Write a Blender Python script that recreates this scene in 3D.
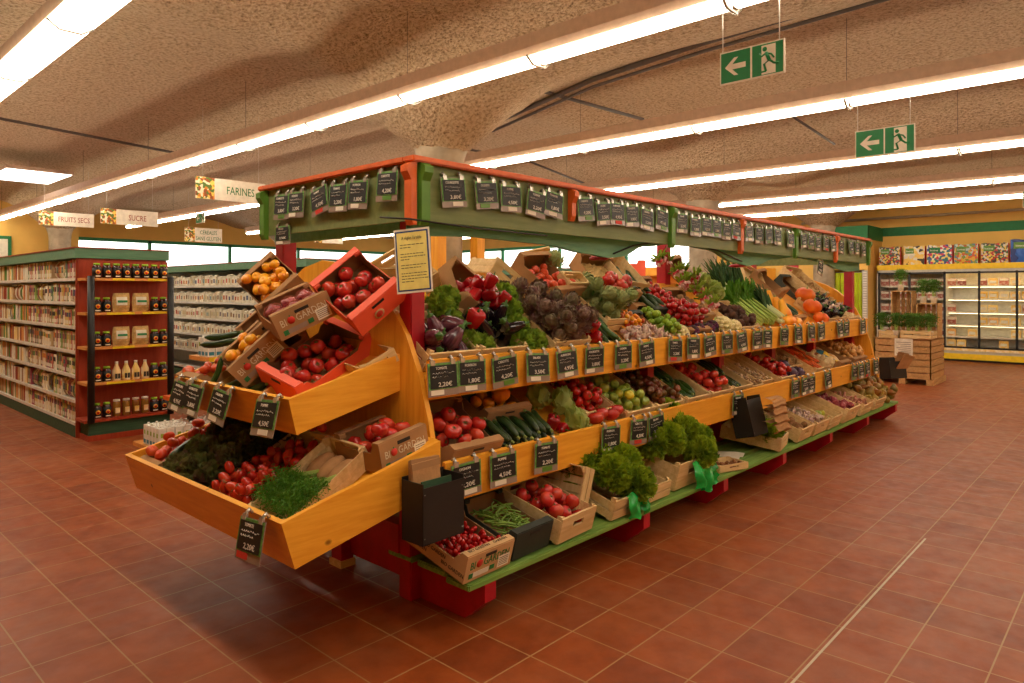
import bpy, bmesh, math, random
from mathutils import Matrix, Vector, Euler, noise
SC = bpy.context.scene
for o in list(bpy.data.objects): bpy.data.objects.remove(o)
COL = SC.collection
PI = math.pi
R = math.radians
rnd = random.Random(7)

# ---------------------------------------------------------------- camera, world, exposure
YAW = R(42.66)                       # heading of the camera measured from the X axis
cam_data = bpy.data.cameras.new('camera'); cam = bpy.data.objects.new('camera', cam_data); COL.objects.link(cam)
cam_data.sensor_width = 36.0; cam_data.lens = 36.0 * 696.67 / 1024
cam_data.shift_y = -50.5 / 1024
cam_data.clip_start = 0.05; cam_data.clip_end = 200
cam.location = (0, 0, 1.6); cam.rotation_euler = (PI / 2, 0, YAW - PI / 2)
SC.camera = cam
wd = bpy.data.worlds.new('sky'); SC.world = wd; wd.use_nodes = True
bg = wd.node_tree.nodes['Background']; bg.inputs[0].default_value = (1.0, 0.97, 0.92, 1); bg.inputs[1].default_value = 3.0
SC.view_settings.view_transform = 'Standard'; SC.view_settings.look = 'None'
SC.view_settings.exposure = 0.0; SC.view_settings.gamma = 1.0; SC.view_settings.use_curve_mapping = False
LAMP_POWER = 21.5
SC.cycles.max_bounces = 6; SC.cycles.diffuse_bounces = 4; SC.cycles.glossy_bounces = 3; SC.cycles.transparent_max_bounces = 8
SC.cycles.sample_clamp_indirect = 4.0
SC.cycles.use_denoising = True

# ---------------------------------------------------------------- materials
def lin(c):
    return tuple((v / 12.92 if v <= 0.04045 else ((v + 0.055) / 1.055) ** 2.4) for v in (x / 255 for x in c)) + (1,)
MATS = {}
def base_mat(name, rough=0.6, spec=0.4, metal=0.0):
    m = bpy.data.materials.new(name); m.use_nodes = True
    nt = m.node_tree; b = nt.nodes['Principled BSDF']
    b.inputs['Roughness'].default_value = rough; b.inputs['Metallic'].default_value = metal
    b.inputs['Specular IOR Level'].default_value = spec
    MATS[name] = m
    return m, nt, b
def coords(nt, scale=(1, 1, 1), kind='Object'):
    tc = nt.nodes.new('ShaderNodeTexCoord'); mp = nt.nodes.new('ShaderNodeMapping')
    mp.inputs['Scale'].default_value = scale
    nt.links.new(tc.outputs[kind], mp.inputs[0]); return mp.outputs[0]
def ramp(nt, fac, stops, interp='LINEAR'):
    r = nt.nodes.new('ShaderNodeValToRGB'); r.color_ramp.interpolation = interp
    els = r.color_ramp.elements
    while len(els) < len(stops): els.new(0.5)
    for e, (p, c) in zip(els, stops): e.position = p; e.color = c if len(c) == 4 else lin(c)
    nt.links.new(fac, r.inputs[0]); return r.outputs[0]
def noisy(nt, vec, scale, detail=3, rough=0.6):
    n = nt.nodes.new('ShaderNodeTexNoise'); n.inputs['Scale'].default_value = scale
    n.inputs['Detail'].default_value = detail; n.inputs['Roughness'].default_value = rough
    nt.links.new(vec, n.inputs['Vector']); return n.outputs['Fac']
def bump(nt, b, h, strength, dist=0.01):
    bp = nt.nodes.new('ShaderNodeBump'); bp.inputs['Strength'].default_value = strength; bp.inputs['Distance'].default_value = dist
    nt.links.new(h, bp.inputs['Height']); nt.links.new(bp.outputs[0], b.inputs['Normal'])
def orand(nt):
    return nt.nodes.new('ShaderNodeObjectInfo').outputs['Random']
def mixc(nt, fac, a, b_, mode='MIX'):
    x = nt.nodes.new('ShaderNodeMix'); x.data_type = 'RGBA'; x.blend_type = mode
    if isinstance(fac, (int, float)): x.inputs[0].default_value = fac
    else: nt.links.new(fac, x.inputs[0])
    for i, s in ((6, a), (7, b_)):
        if isinstance(s, tuple): x.inputs[i].default_value = s
        else: nt.links.new(s, x.inputs[i])
    return x.outputs[2]
def leafy(name, *a, **k):
    m = fruit(name, *a, **k); nt = m.node_tree; b = nt.nodes['Principled BSDF']; out = nt.nodes['Material Output']
    tr = nt.nodes.new('ShaderNodeBsdfTranslucent'); mx = nt.nodes.new('ShaderNodeMixShader'); mx.inputs[0].default_value = 0.38
    nt.links.new(b.inputs['Base Color'].links[0].from_socket, tr.inputs[0]); nt.links.new(b.outputs[0], mx.inputs[1]); nt.links.new(tr.outputs[0], mx.inputs[2]); nt.links.new(mx.outputs[0], out.inputs[0])
def plain(name, c, rough=0.6, spec=0.4, metal=0.0, vary=0.10, scale=12, bumpy=0.0):
    """one colour with a soft noise in it"""
    m, nt, b = base_mat(name, rough, spec, metal)
    v = coords(nt); n = noisy(nt, v, scale)
    c1 = tuple(max(0, x * (1 - vary)) for x in lin(c)[:3]) + (1,); c2 = tuple(min(1, x * (1 + vary)) for x in lin(c)[:3]) + (1,)
    nt.links.new(ramp(nt, n, [(0.3, c1), (0.7, c2)]), b.inputs['Base Color'])
    if bumpy: bump(nt, b, noisy(nt, v, scale * 4), bumpy, 0.004)
    return m
def fruit(name, stops, rough=0.35, spec=0.5, mottle=None, mscale=14, stretch=(1, 1, 1), bumpy=0.0):
    """colour differs from piece to piece (object random) with a mottle in it"""
    m, nt, b = base_mat(name, rough, spec)
    n_ = len(stops)
    col = ramp(nt, orand(nt), [(i / max(1, n_ - 1), c) for i, c in enumerate(stops)])
    v = coords(nt, stretch)
    if mottle:
        f = ramp(nt, noisy(nt, v, mscale, 2), [(0.42, (0, 0, 0, 1)), (0.68, (1, 1, 1, 1))])
        col = mixc(nt, f, col, lin(mottle))
    nt.links.new(col, b.inputs['Base Color'])
    if bumpy: bump(nt, b, noisy(nt, v, mscale * 2), bumpy, 0.004)
    return m
def woodm(name, c1, c2, rough=0.55, stretch=(1, 14, 14), knots=True, scale=3.0, spec=0.35):
    m, nt, b = base_mat(name, rough, spec)
    v = coords(nt, stretch); n = noisy(nt, v, scale, 5, 0.65)
    col = ramp(nt, n, [(0.32, c1), (0.68, c2)])
    if knots:
        vo = nt.nodes.new('ShaderNodeTexVoronoi'); vo.inputs['Scale'].default_value = 1.6
        nt.links.new(coords(nt, (2.2, 3.2, 3.2)), vo.inputs['Vector'])
        f = ramp(nt, vo.outputs['Distance'], [(0.035, (1, 1, 1, 1)), (0.075, (0, 0, 0, 1))])
        col = mixc(nt, f, col, tuple(x * 0.35 for x in lin(c1)[:3]) + (1,))
    nt.links.new(col, b.inputs['Base Color']); bump(nt, b, n, 0.15, 0.003)
    return m
def emit(name, c, s):
    m = bpy.data.materials.new(name); m.use_nodes = True; nt = m.node_tree
    b = nt.nodes['Principled BSDF']; b.inputs['Base Color'].default_value = (0.8, 0.8, 0.8, 1)
    b.inputs['Emission Color'].default_value = c; b.inputs['Emission Strength'].default_value = s
    MATS[name] = m; return m

# structure
def floor_mat():
    m, nt, b = base_mat('terracotta_tiles', 0.42, 0.3)
    tc = nt.nodes.new('ShaderNodeTexCoord'); sep = nt.nodes.new('ShaderNodeSeparateXYZ'); nt.links.new(tc.outputs['Object'], sep.inputs[0])
    def grid(out, off, wid):
        a = nt.nodes.new('ShaderNodeMath'); a.operation = 'SUBTRACT'; nt.links.new(out, a.inputs[0]); a.inputs[1].default_value = off
        q = nt.nodes.new('ShaderNodeMath'); q.operation = 'DIVIDE'; nt.links.new(a.outputs[0], q.inputs[0]); q.inputs[1].default_value = 0.3008
        f = nt.nodes.new('ShaderNodeMath'); f.operation = 'FRACT'; nt.links.new(q.outputs[0], f.inputs[0])
        c = nt.nodes.new('ShaderNodeMath'); c.operation = 'PINGPONG'; nt.links.new(q.outputs[0], c.inputs[0]); c.inputs[1].default_value = 0.5
        l = nt.nodes.new('ShaderNodeMath'); l.operation = 'LESS_THAN'; nt.links.new(c.outputs[0], l.inputs[0]); l.inputs[1].default_value = wid
        fl = nt.nodes.new('ShaderNodeMath'); fl.operation = 'FLOOR'; nt.links.new(q.outputs[0], fl.inputs[0])
        return l.outputs[0], fl.outputs[0]
    lx, fx = grid(sep.outputs[0], 2.300, 0.0115); ly, fy = grid(sep.outputs[1], 2.311, 0.0115)
    mx = nt.nodes.new('ShaderNodeMath'); mx.operation = 'MAXIMUM'; nt.links.new(lx, mx.inputs[0]); nt.links.new(ly, mx.inputs[1])
    cmb = nt.nodes.new('ShaderNodeCombineXYZ'); nt.links.new(fx, cmb.inputs[0]); nt.links.new(fy, cmb.inputs[1])
    wn = nt.nodes.new('ShaderNodeTexWhiteNoise'); nt.links.new(cmb.outputs[0], wn.inputs['Vector'])
    tile = ramp(nt, wn.outputs['Value'], [(0.0, (136, 63, 24)), (0.35, (148, 70, 27)), (0.7, (154, 77, 32)), (1.0, (142, 66, 25))])
    v = coords(nt, (1, 1, 1)); n = noisy(nt, v, 5.5, 6, 0.62)
    dark = ramp(nt, n, [(0.3, (0.62, 0.58, 0.56, 1)), (0.62, (1, 1, 1, 1))])
    tile = mixc(nt, 0.8, tile, dark, 'MULTIPLY')
    wear = ramp(nt, noisy(nt, coords(nt, (1, 1, 1)), 1.1, 3), [(0.45, (0, 0, 0, 1)), (0.8, (0.28, 0.28, 0.28, 1))])
    tile = mixc(nt, wear, tile, lin((176, 124, 92)))
    col = mixc(nt, mx.outputs[0], tile, lin((160, 122, 80)))
    nt.links.new(col, b.inputs['Base Color'])
    rr = ramp(nt, noisy(nt, v, 9, 4), [(0.3, (0.36, 0.36, 0.36, 1)), (0.75, (0.56, 0.56, 0.56, 1))]); nt.links.new(rr, b.inputs['Roughness'])
    inv = nt.nodes.new('ShaderNodeMath'); inv.operation = 'SUBTRACT'; inv.inputs[0].default_value = 1; nt.links.new(mx.outputs[0], inv.inputs[1])
    ad = nt.nodes.new('ShaderNodeMath'); ad.operation = 'MULTIPLY_ADD'; nt.links.new(n, ad.inputs[0]); ad.inputs[1].default_value = 0.35; nt.links.new(inv.outputs[0], ad.inputs[2])
    bump(nt, b, ad.outputs[0], 0.35, 0.003)
floor_mat()
def ceil_mat():
    m, nt, b = base_mat('sprayed_ceiling', 0.95, 0.1)
    v = coords(nt, (1, 1, 1)); n = noisy(nt, v, 26, 8, 0.7)
    vo = nt.nodes.new('ShaderNodeTexVoronoi'); vo.inputs['Scale'].default_value = 26
    nz = nt.nodes.new('ShaderNodeTexNoise'); nz.inputs['Scale'].default_value = 8; nt.links.new(v, nz.inputs['Vector'])
    nt.links.new(mixc(nt, 0.12, v, nz.outputs['Color']), vo.inputs['Vector'])
    col = ramp(nt, n, [(0.32, (134, 114, 86)), (0.48, (208, 184, 150)), (0.7, (230, 214, 184))])
    pit = ramp(nt, vo.outputs['Distance'], [(0.10, (0.5, 0.44, 0.38, 1)), (0.26, (1, 1, 1, 1))])
    col = mixc(nt, 0.8, col, pit, 'MULTIPLY')
    nt.links.new(col, b.inputs['Base Color'])
    ad = nt.nodes.new('ShaderNodeMath'); ad.operation = 'ADD'; nt.links.new(n, ad.inputs[0]); nt.links.new(vo.outputs['Distance'], ad.inputs[1])
    bump(nt, b, ad.outputs[0], 0.9, 0.05)
ceil_mat()
plain('concrete', (176, 164, 142), 0.9, 0.1, vary=0.25, scale=4, bumpy=0.5)
plain('wall_yellow', (232, 190, 104), 0.8, 0.2, vary=0.05, scale=2)
plain('band_green', (34, 116, 66), 0.6)
plain('frame_green', (46, 140, 90), 0.5)
plain('curtain_lime', (186, 205, 20), 0.5, vary=0.2, scale=3)
plain('white_metal', (226, 222, 210), 0.4)
plain('shelf_grey', (186, 182, 172), 0.4)
plain('trunk_paint', (196, 168, 142), 0.6)
plain('conduit_grey', (88, 80, 72), 0.6)
plain('pipe_grey', (176, 158, 128), 0.5)
plain('galvanised', (150, 142, 130), 0.35, metal=0.7)
plain('black_metal', (26, 25, 24), 0.45)
plain('black_plastic', (34, 31, 29), 0.5)
plain('crimson_paint', (172, 16, 34), 0.42, 0.5, vary=0.18, scale=8)
plain('rail_orange', (216, 98, 32), 0.45, 0.5, vary=0.15, scale=10)
plain('white_strip', (190, 176, 150), 0.6)
woodm('honey_wood', (232, 156, 40), (250, 184, 62), 0.42, (1, 10, 10))
woodm('honey_wood_y', (232, 156, 40), (250, 184, 62), 0.42, (10, 1, 10))
woodm('honey_wood_z', (226, 150, 38), (246, 178, 58), 0.42, (10, 10, 1))
woodm('green_plank', (96, 138, 58), (140, 176, 86), 0.55, (1, 16, 16), knots=False)
woodm('olive_board', (104, 118, 66), (128, 138, 84), 0.5, (1, 9, 9), knots=False)
woodm('teal_board', (88, 148, 110), (116, 174, 132), 0.5, (1, 9, 9), knots=False)
woodm('teal_top', (84, 128, 100), (104, 146, 116), 0.5, (1, 9, 9), knots=False)
plain('bracket_green', (88, 134, 44), 0.45)
woodm('crate_poplar', (206, 172, 116), (232, 204, 152), 0.7, (1, 12, 12), knots=False)
woodm('pallet_wood', (172, 128, 78), (206, 164, 108), 0.75, (1, 10, 10))
woodm('cap_red_wood', (146, 50, 24), (170, 66, 34), 0.5, (10, 10, 1), knots=False)
woodm('shelf_wood', (206, 132, 62), (226, 158, 84), 0.5, (1, 12, 12), knots=False)
woodm('dark_teal_wood', (40, 72, 50), (60, 96, 68), 0.6, (1, 9, 9), knots=False)
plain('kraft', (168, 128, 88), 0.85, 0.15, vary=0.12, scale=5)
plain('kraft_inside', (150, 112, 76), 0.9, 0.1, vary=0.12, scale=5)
plain('print_kraft', (196, 158, 112), 0.8, 0.15, vary=0.08, scale=5)
plain('orange_card', (240, 98, 68), 0.55, 0.35, vary=0.06, scale=3)
plain('dark_card', (52, 58, 52), 0.6, 0.3, vary=0.12, scale=5)
plain('paper_bag', (182, 138, 94), 0.85, 0.15, vary=0.15, scale=14, bumpy=0.6)
plain('paper_white', (232, 224, 205), 0.7)
plain('paper_yellow', (238, 222, 130), 0.6)
plain('ink', (64, 60, 50), 0.8)
plain('ink_white', (214, 200, 170), 0.8, vary=0.05)
plain('ink_green', (44, 120, 62), 0.7)
plain('ink_red', (204, 52, 40), 0.7)
plain('ink_blue', (40, 70, 130), 0.7)
plain('slate', (26, 25, 24), 0.5, 0.4)
plain('chalk', (236, 230, 216), 0.8, vary=0.03)
plain('tag_border', (96, 150, 70), 0.5, vary=0.5, scale=70)
plain('holder_strip', (150, 132, 120), 0.25, 0.6)
plain('clip_steel', (205, 200, 190), 0.25, metal=0.6)
plain('sign_white', (236, 226, 206), 0.5)
plain('sign_green', (18, 128, 66), 0.45)
plain('sign_orange', (222, 160, 44), 0.6, vary=0.4, scale=14)
plain('net_red', (186, 96, 72), 0.7)
plain('straw', (196, 164, 104), 0.9, vary=0.3, scale=40)
plain('poly_green', (20, 178, 76), 0.25, 0.6, vary=0.2, scale=20)
plain('stem_green', (70, 110, 40), 0.6, vary=0.2, scale=40)
plain('stem_pale', (156, 160, 96), 0.6)
plain('yellow_label', (236, 200, 30), 0.5)
plain('lime_cap', (150, 196, 40), 0.5)
plain('terracotta_red', (190, 60, 40), 0.6)
# produce
fruit('tomato_red', [(160, 16, 14), (186, 30, 20), (196, 28, 22), (170, 20, 16)], 0.22, 0.55, (190, 50, 26), 7)
fruit('tomato_pink', [(170, 28, 30), (196, 44, 38), (184, 34, 32), (200, 60, 40)], 0.22, 0.55, (204, 74, 46), 8)
fruit('tomato_plum', [(166, 26, 18), (194, 46, 26), (184, 34, 22)], 0.22, 0.55, (200, 66, 34), 8)
fruit('tomato_cherry', [(150, 12, 14), (186, 24, 20), (170, 18, 18)], 0.22, 0.6)
fruit('tomato_orange', [(222, 84, 36), (214, 66, 34), (228, 104, 46)], 0.3, 0.5, (196, 60, 30), 9)
fruit('tomato_yellow', [(240, 160, 22), (244, 178, 34), (238, 148, 24), (240, 186, 48)], 0.3, 0.5, (236, 140, 30), 9)
fruit('tomato_dark', [(92, 26, 18), (120, 44, 24), (104, 58, 26), (140, 62, 30)], 0.28, 0.5, (88, 70, 28), 12)
fruit('tomato_green', [(124, 150, 40), (150, 166, 54), (104, 136, 42), (206, 190, 40)], 0.3, 0.5, (170, 186, 80), 10)
fruit('tomato_mix', [(206, 46, 26), (236, 120, 24), (240, 170, 30), (180, 30, 26)], 0.28, 0.5)
fruit('lime_skin', [(118, 158, 34), (146, 176, 50), (100, 140, 34)], 0.4, 0.4)
fruit('pepper_red', [(150, 8, 18), (176, 14, 26), (136, 8, 18)], 0.2, 0.6)
fruit('pepper_yellow', [(236, 164, 20), (240, 186, 30)], 0.22, 0.6)
fruit('aubergine_skin', [(22, 12, 22), (30, 14, 26), (18, 12, 20)], 0.14, 0.7)
fruit('aubergine_stripe', [(58, 14, 34), (76, 22, 44), (50, 12, 30)], 0.2, 0.6, (120, 70, 84), 5, (6, 6, 0.7))
fruit('cucumber_skin', [(34, 66, 22), (46, 84, 28), (28, 56, 22)], 0.35, 0.5, (74, 108, 44), 12, (5, 5, 1))
fruit('courgette_skin', [(24, 44, 18), (32, 56, 22), (22, 38, 18)], 0.3, 0.5, (60, 84, 36), 20, (5, 5, 1))
fruit('courgette_end', [(150, 164, 84), (130, 150, 70)], 0.5)
fruit('artichoke_purple', [(136, 120, 92), (148, 122, 104), (124, 116, 84)], 0.55, 0.3, (112, 66, 74), 20)
fruit('artichoke_green', [(146, 160, 94), (158, 168, 106), (134, 150, 84)], 0.55, 0.3, (140, 150, 100), 20)
leafy('cabbage_leaf', [(158, 180, 78), (176, 194, 96), (146, 170, 72)], 0.5, 0.4, (200, 210, 136), 8)
leafy('lettuce_leaf', [(158, 184, 44), (176, 196, 56), (146, 172, 40)], 0.5, 0.3, (84, 120, 24), 12)
leafy('lettuce_dark', [(96, 110, 52), (104, 96, 58), (112, 126, 58)], 0.45, 0.35, (96, 56, 50), 10)
leafy('frisee_leaf', [(160, 190, 66), (180, 204, 88)], 0.5, 0.3, (86, 128, 36), 12)
leafy('parsley_leaf', [(86, 142, 36), (104, 158, 46), (76, 128, 34)], 0.5, 0.3, (90, 146, 46), 20)
leafy('leek_leaf', [(60, 92, 52), (76, 106, 60), (50, 80, 46)], 0.5, 0.3)
fruit('leek_white', [(190, 200, 140), (206, 212, 160)], 0.5)
fruit('celery_stalk', [(150, 180, 76), (168, 192, 92)], 0.45)
fruit('cauli_curd', [(226, 212, 156), (214, 206, 140)], 0.8, 0.2, (236, 226, 184), 30, bumpy=0.8)
fruit('cauli_purple', [(78, 34, 66), (92, 44, 76)], 0.8, 0.2, (60, 80, 44), 18, bumpy=0.8)
fruit('cabbage_red', [(58, 30, 56), (70, 38, 66)], 0.4, 0.4, (110, 84, 110), 8)
fruit('radish_skin', [(186, 14, 44), (206, 30, 60)], 0.35, 0.5, (238, 216, 210), 10, (1, 1, 3))
fruit('potato_skin', [(150, 110, 70), (128, 92, 60), (166, 126, 84)], 0.8, 0.2, (110, 80, 52), 24)
fruit('beet_skin', [(74, 50, 42), (88, 58, 50), (66, 42, 38)], 0.85, 0.2, (100, 78, 62), 20)
fruit('ginger_skin', [(178, 140, 92), (160, 122, 76)], 0.8, 0.2)
fruit('onion_skin', [(222, 170, 96), (232, 186, 116), (206, 146, 78), (236, 204, 144)], 0.35, 0.45, (200, 140, 70), 6, (3, 3, 0.5))
fruit('garlic_skin', [(222, 206, 180), (206, 180, 166), (214, 190, 160)], 0.6, 0.3, (160, 110, 120), 10, (3, 3, 0.5))
fruit('red_onion_skin', [(130, 30, 50), (156, 52, 66)], 0.35, 0.5, (186, 100, 104), 6, (3, 3, 0.5))
fruit('carrot_skin', [(222, 92, 28), (230, 110, 40), (206, 78, 24)], 0.5, 0.4)
fruit('parsnip_skin', [(222, 200, 150), (232, 212, 168)], 0.6, 0.3)
fruit('pumpkin_skin', [(226, 96, 16), (214, 84, 14), (232, 112, 24)], 0.4, 0.4, (236, 132, 40), 5)
fruit('squash_yellow', [(240, 156, 20), (246, 178, 30)], 0.35, 0.5, (240, 130, 20), 5)
fruit('gourd_skin', [(150, 86, 24), (112, 66, 22), (176, 150, 66), (96, 80, 30), (170, 100, 30)], 0.4, 0.45, (150, 130, 60), 8)
fruit('bean_skin', [(110, 146, 50), (130, 160, 66), (92, 128, 44)], 0.4, 0.4)
fruit('mushroom_skin', [(190, 162, 124), (150, 112, 80), (206, 184, 150)], 0.7, 0.2)
fruit('nut_shell', [(122, 78, 46), (150, 100, 62)], 0.6, 0.3)
leafy('herb_leaf', [(76, 116, 40), (96, 136, 54)], 0.6, 0.2)
fruit('shallot_skin', [(160, 96, 78), (186, 128, 100)], 0.4, 0.4)
# packaging: every pack its own colour
PACK = [(232, 214, 178), (206, 178, 132), (196, 110, 92), (150, 172, 96), (238, 228, 206), (216, 190, 112), (186, 150, 110), (110, 136, 92), (224, 204, 170), (170, 84, 96), (238, 222, 190), (120, 92, 72)]
m, nt, b = base_mat('pack_colour', 0.5, 0.4)
nt.links.new(ramp(nt, orand(nt), [(i / len(PACK), c) for i, c in enumerate(PACK)], 'CONSTANT'), b.inputs['Base Color'])
PACK2 = [(150, 50, 60), (90, 120, 60), (206, 120, 40), (70, 80, 100), (120, 70, 40), (190, 170, 60), (60, 100, 90), (140, 40, 90), (40, 40, 40)]
m, nt, b = base_mat('pack_band', 0.5, 0.4)
r_ = orand(nt); mm = nt.nodes.new('ShaderNodeMath'); mm.operation = 'MULTIPLY'; nt.links.new(r_, mm.inputs[0]); mm.inputs[1].default_value = 7.31
ff = nt.nodes.new('ShaderNodeMath'); ff.operation = 'FRACT'; nt.links.new(mm.outputs[0], ff.inputs[0])
nt.links.new(ramp(nt, ff.outputs[0], [(i / len(PACK2), c) for i, c in enumerate(PACK2)], 'CONSTANT'), b.inputs['Base Color'])
fruit('flour_paper', [(226, 218, 196), (240, 232, 214), (206, 190, 158), (234, 228, 210)], 0.7)
fruit('flour_print', [(60, 70, 110), (196, 150, 70), (190, 60, 50), (90, 140, 150), (214, 190, 140), (60, 70, 110)], 0.6)
fruit('jar_amber', [(120, 66, 20), (166, 124, 50), (96, 44, 20)], 0.12, 0.6)
plain('jar_dark', (62, 22, 14), 0.12, 0.6)
plain('carton_white', (232, 230, 220), 0.4)
plain('carton_blue', (62, 136, 160), 0.4)
plain('carton_green', (150, 178, 60), 0.4)
fruit('meat_pack', [(150, 54, 44), (186, 104, 84), (132, 44, 40)], 0.35, 0.5, (224, 200, 180), 14)
fruit('cheese_pack', [(238, 210, 130), (240, 190, 70), (244, 226, 170), (228, 170, 90)], 0.35, 0.5, (250, 240, 210), 10)
def bagprint(name, stops, scale):
    m, nt, b = base_mat(name, 0.4, 0.4)
    vo = nt.nodes.new('ShaderNodeTexVoronoi'); vo.inputs['Scale'].default_value = scale
    nt.links.new(coords(nt), vo.inputs['Vector']); s = nt.nodes.new('ShaderNodeSeparateColor'); nt.links.new(vo.outputs['Color'], s.inputs[0])
    nt.links.new(ramp(nt, s.outputs[0], [(i / len(stops), c) for i, c in enumerate(stops)], 'CONSTANT'), b.inputs['Base Color'])
bagprint('bag_mosaic', [(40, 90, 50), (180, 40, 40), (220, 190, 80), (60, 60, 60), (200, 200, 190)], 30)
bagprint('bag_farm', [(232, 206, 120), (226, 220, 200), (236, 196, 90), (214, 204, 186), (60, 50, 44)], 14)
bagprint('bag_market', [(60, 120, 130), (200, 60, 90), (230, 210, 120), (230, 226, 214), (60, 80, 150)], 22)
bagprint('bag_meadow', [(214, 170, 60), (120, 150, 60), (200, 90, 50), (180, 200, 190), (90, 130, 140)], 22)
bagprint('bag_sea', [(20, 60, 150), (30, 90, 180), (40, 120, 190), (20, 50, 120)], 7)
bagprint('photo_food', [(214, 130, 40), (240, 200, 90), (90, 120, 50), (236, 224, 190), (150, 80, 40)], 26)
emit('tube_light', (1.0, 0.87, 0.68, 1), LAMP_POWER)
emit('wide_tube_light', (1.0, 0.87, 0.68, 1), LAMP_POWER * 0.62)
emit('panel_light', (1.0, 0.95, 0.88, 1), 3.0)
emit('fridge_light', (1.0, 0.78, 0.42, 1), 10.0)
m = bpy.data.materials.new('clear_glass'); m.use_nodes = True; nt = m.node_tree; nt.nodes.clear(); MATS['clear_glass'] = m
tr = nt.nodes.new('ShaderNodeBsdfTransparent'); gl = nt.nodes.new('ShaderNodeBsdfGlossy'); gl.inputs['Roughness'].default_value = 0.03
mxs = nt.nodes.new('ShaderNodeMixShader'); fr = nt.nodes.new('ShaderNodeFresnel'); fr.inputs[0].default_value = 1.35; out = nt.nodes.new('ShaderNodeOutputMaterial')
nt.links.new(fr.outputs[0], mxs.inputs[0]); nt.links.new(tr.outputs[0], mxs.inputs[1]); nt.links.new(gl.outputs[0], mxs.inputs[2]); nt.links.new(mxs.outputs[0], out.inputs[0])

# ---------------------------------------------------------------- mesh helpers
class MB:
    """collects shapes, each with a material, and makes ONE mesh of them"""
    def __init__(s): s.v = []; s.f = []; s.mi = []; s.mats = []; s.sm = []
    def mi_(s, m):
        if m not in s.mats: s.mats.append(m)
        return s.mats.index(m)
    def add(s, vs, fs, m, smooth=False, M=None):
        o = len(s.v); k = s.mi_(m)
        for p in vs: s.v.append(tuple(M @ Vector(p)) if M else tuple(p))
        for f in fs: s.f.append(tuple(i + o for i in f)); s.mi.append(k); s.sm.append(smooth)
        return s
    def box(s, x0, x1, y0, y1, z0, z1, m, M=None, bev=0.0):
        if bev <= 0:
            vs = [(x, y, z) for z in (z0, z1) for y in (y0, y1) for x in (x0, x1)]
            return s.add(vs, [(0, 2, 3, 1), (4, 5, 7, 6), (0, 1, 5, 4), (2, 6, 7, 3), (0, 4, 6, 2), (1, 3, 7, 5)], m, False, M)
        bm = bmesh.new(); bmesh.ops.create_cube(bm, size=1)
        bmesh.ops.scale(bm, vec=(x1 - x0, y1 - y0, z1 - z0), verts=bm.verts); bmesh.ops.translate(bm, vec=((x0 + x1) / 2, (y0 + y1) / 2, (z0 + z1) / 2), verts=bm.verts)
        bmesh.ops.bevel(bm, geom=bm.edges[:], offset=bev, segments=2, affect='EDGES')
        bm.verts.index_update(); vs = [v.co[:] for v in bm.verts]; fs = [[v.index for v in f.verts] for f in bm.faces]; bm.free()
        return s.add(vs, fs, m, False, M)
    def prism(s, prof, a0, a1, axis, m, M=None, smooth=False):
        """profile (2-D) extruded along an axis ('x': prof=(y,z), 'y': (x,z), 'z': (x,y))"""
        n = len(prof)
        def P(p, a): return {'x': (a, p[0], p[1]), 'y': (p[0], a, p[1]), 'z': (p[0], p[1], a)}[axis]
        vs = [P(p, a0) for p in prof] + [P(p, a1) for p in prof]
        fs = [tuple(range(n)), tuple(range(2 * n - 1, n - 1, -1))] + [(i, i + n, (i + 1) % n + n, (i + 1) % n) for i in range(n)]
        return s.add(vs, fs, m, smooth, M)
    def lathe(s, prof, m, seg=12, M=None, lobes=0, amp=0.0, axis_pts=None):
        """(r, z) profile turned about Z; ends close at r=0"""
        vs = []; fs = []; n = len(prof)
        for r, z in prof:
            for k in range(seg):
                a = 2 * PI * k / seg; q = r * (1 + amp * math.cos(lobes * a)) if lobes else r
                vs.append((q * math.cos(a), q * math.sin(a), z))
        for i in range(n - 1):
            for k in range(seg):
                a, b_ = i * seg + k, i * seg + (k + 1) % seg
                fs.append((a, b_, b_ + seg, a + seg))
        fs.append(tuple(range(seg - 1, -1, -1))); fs.append(tuple(range((n - 1) * seg, n * seg)))
        return s.add(vs, fs, m, True, M)
    def tube(s, pts, r, m, seg=6, M=None, r1=None):
        pts = [Vector(p) for p in pts]; n = len(pts); vs = []; fs = []
        for i, p in enumerate(pts):
            d = (pts[min(i + 1, n - 1)] - pts[max(i - 1, 0)]).normalized()
            u = d.cross(Vector((0, 0, 1)) if abs(d.z) < 0.9 else Vector((1, 0, 0))).normalized(); w = d.cross(u)
            q = r if r1 is None else r + (r1 - r) * i / (n - 1)
            if callable(r): q = r(i / (n - 1))
            for k in range(seg):
                a = 2 * PI * k / seg; vs.append(p + (u * math.cos(a) + w * math.sin(a)) * q)
        for i in range(n - 1):
            for k in range(seg):
                a, b_ = i * seg + k, i * seg + (k + 1) % seg; fs.append((a, b_, b_ + seg, a + seg))
        fs.append(tuple(range(seg - 1, -1, -1))); fs.append(tuple(range((n - 1) * seg, n * seg)))
        return s.add(vs, fs, m, True, M)
    def grid(s, fn, nu, nv, m, M=None, smooth=True):
        vs = [fn(i / nu, j / nv) for j in range(nv + 1) for i in range(nu + 1)]
        fs = [(j * (nu + 1) + i, j * (nu + 1) + i + 1, (j + 1) * (nu + 1) + i + 1, (j + 1) * (nu + 1) + i) for j in range(nv) for i in range(nu)]
        return s.add(vs, fs, m, smooth, M)
    def mesh(s, name):
        me = bpy.data.meshes.new(name); me.from_pydata([tuple(v) for v in s.v], [], s.f)
        for m in s.mats: me.materials.append(MATS[m])
        me.polygons.foreach_set('material_index', s.mi); me.polygons.foreach_set('use_smooth', s.sm); me.update()
        return me
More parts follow.
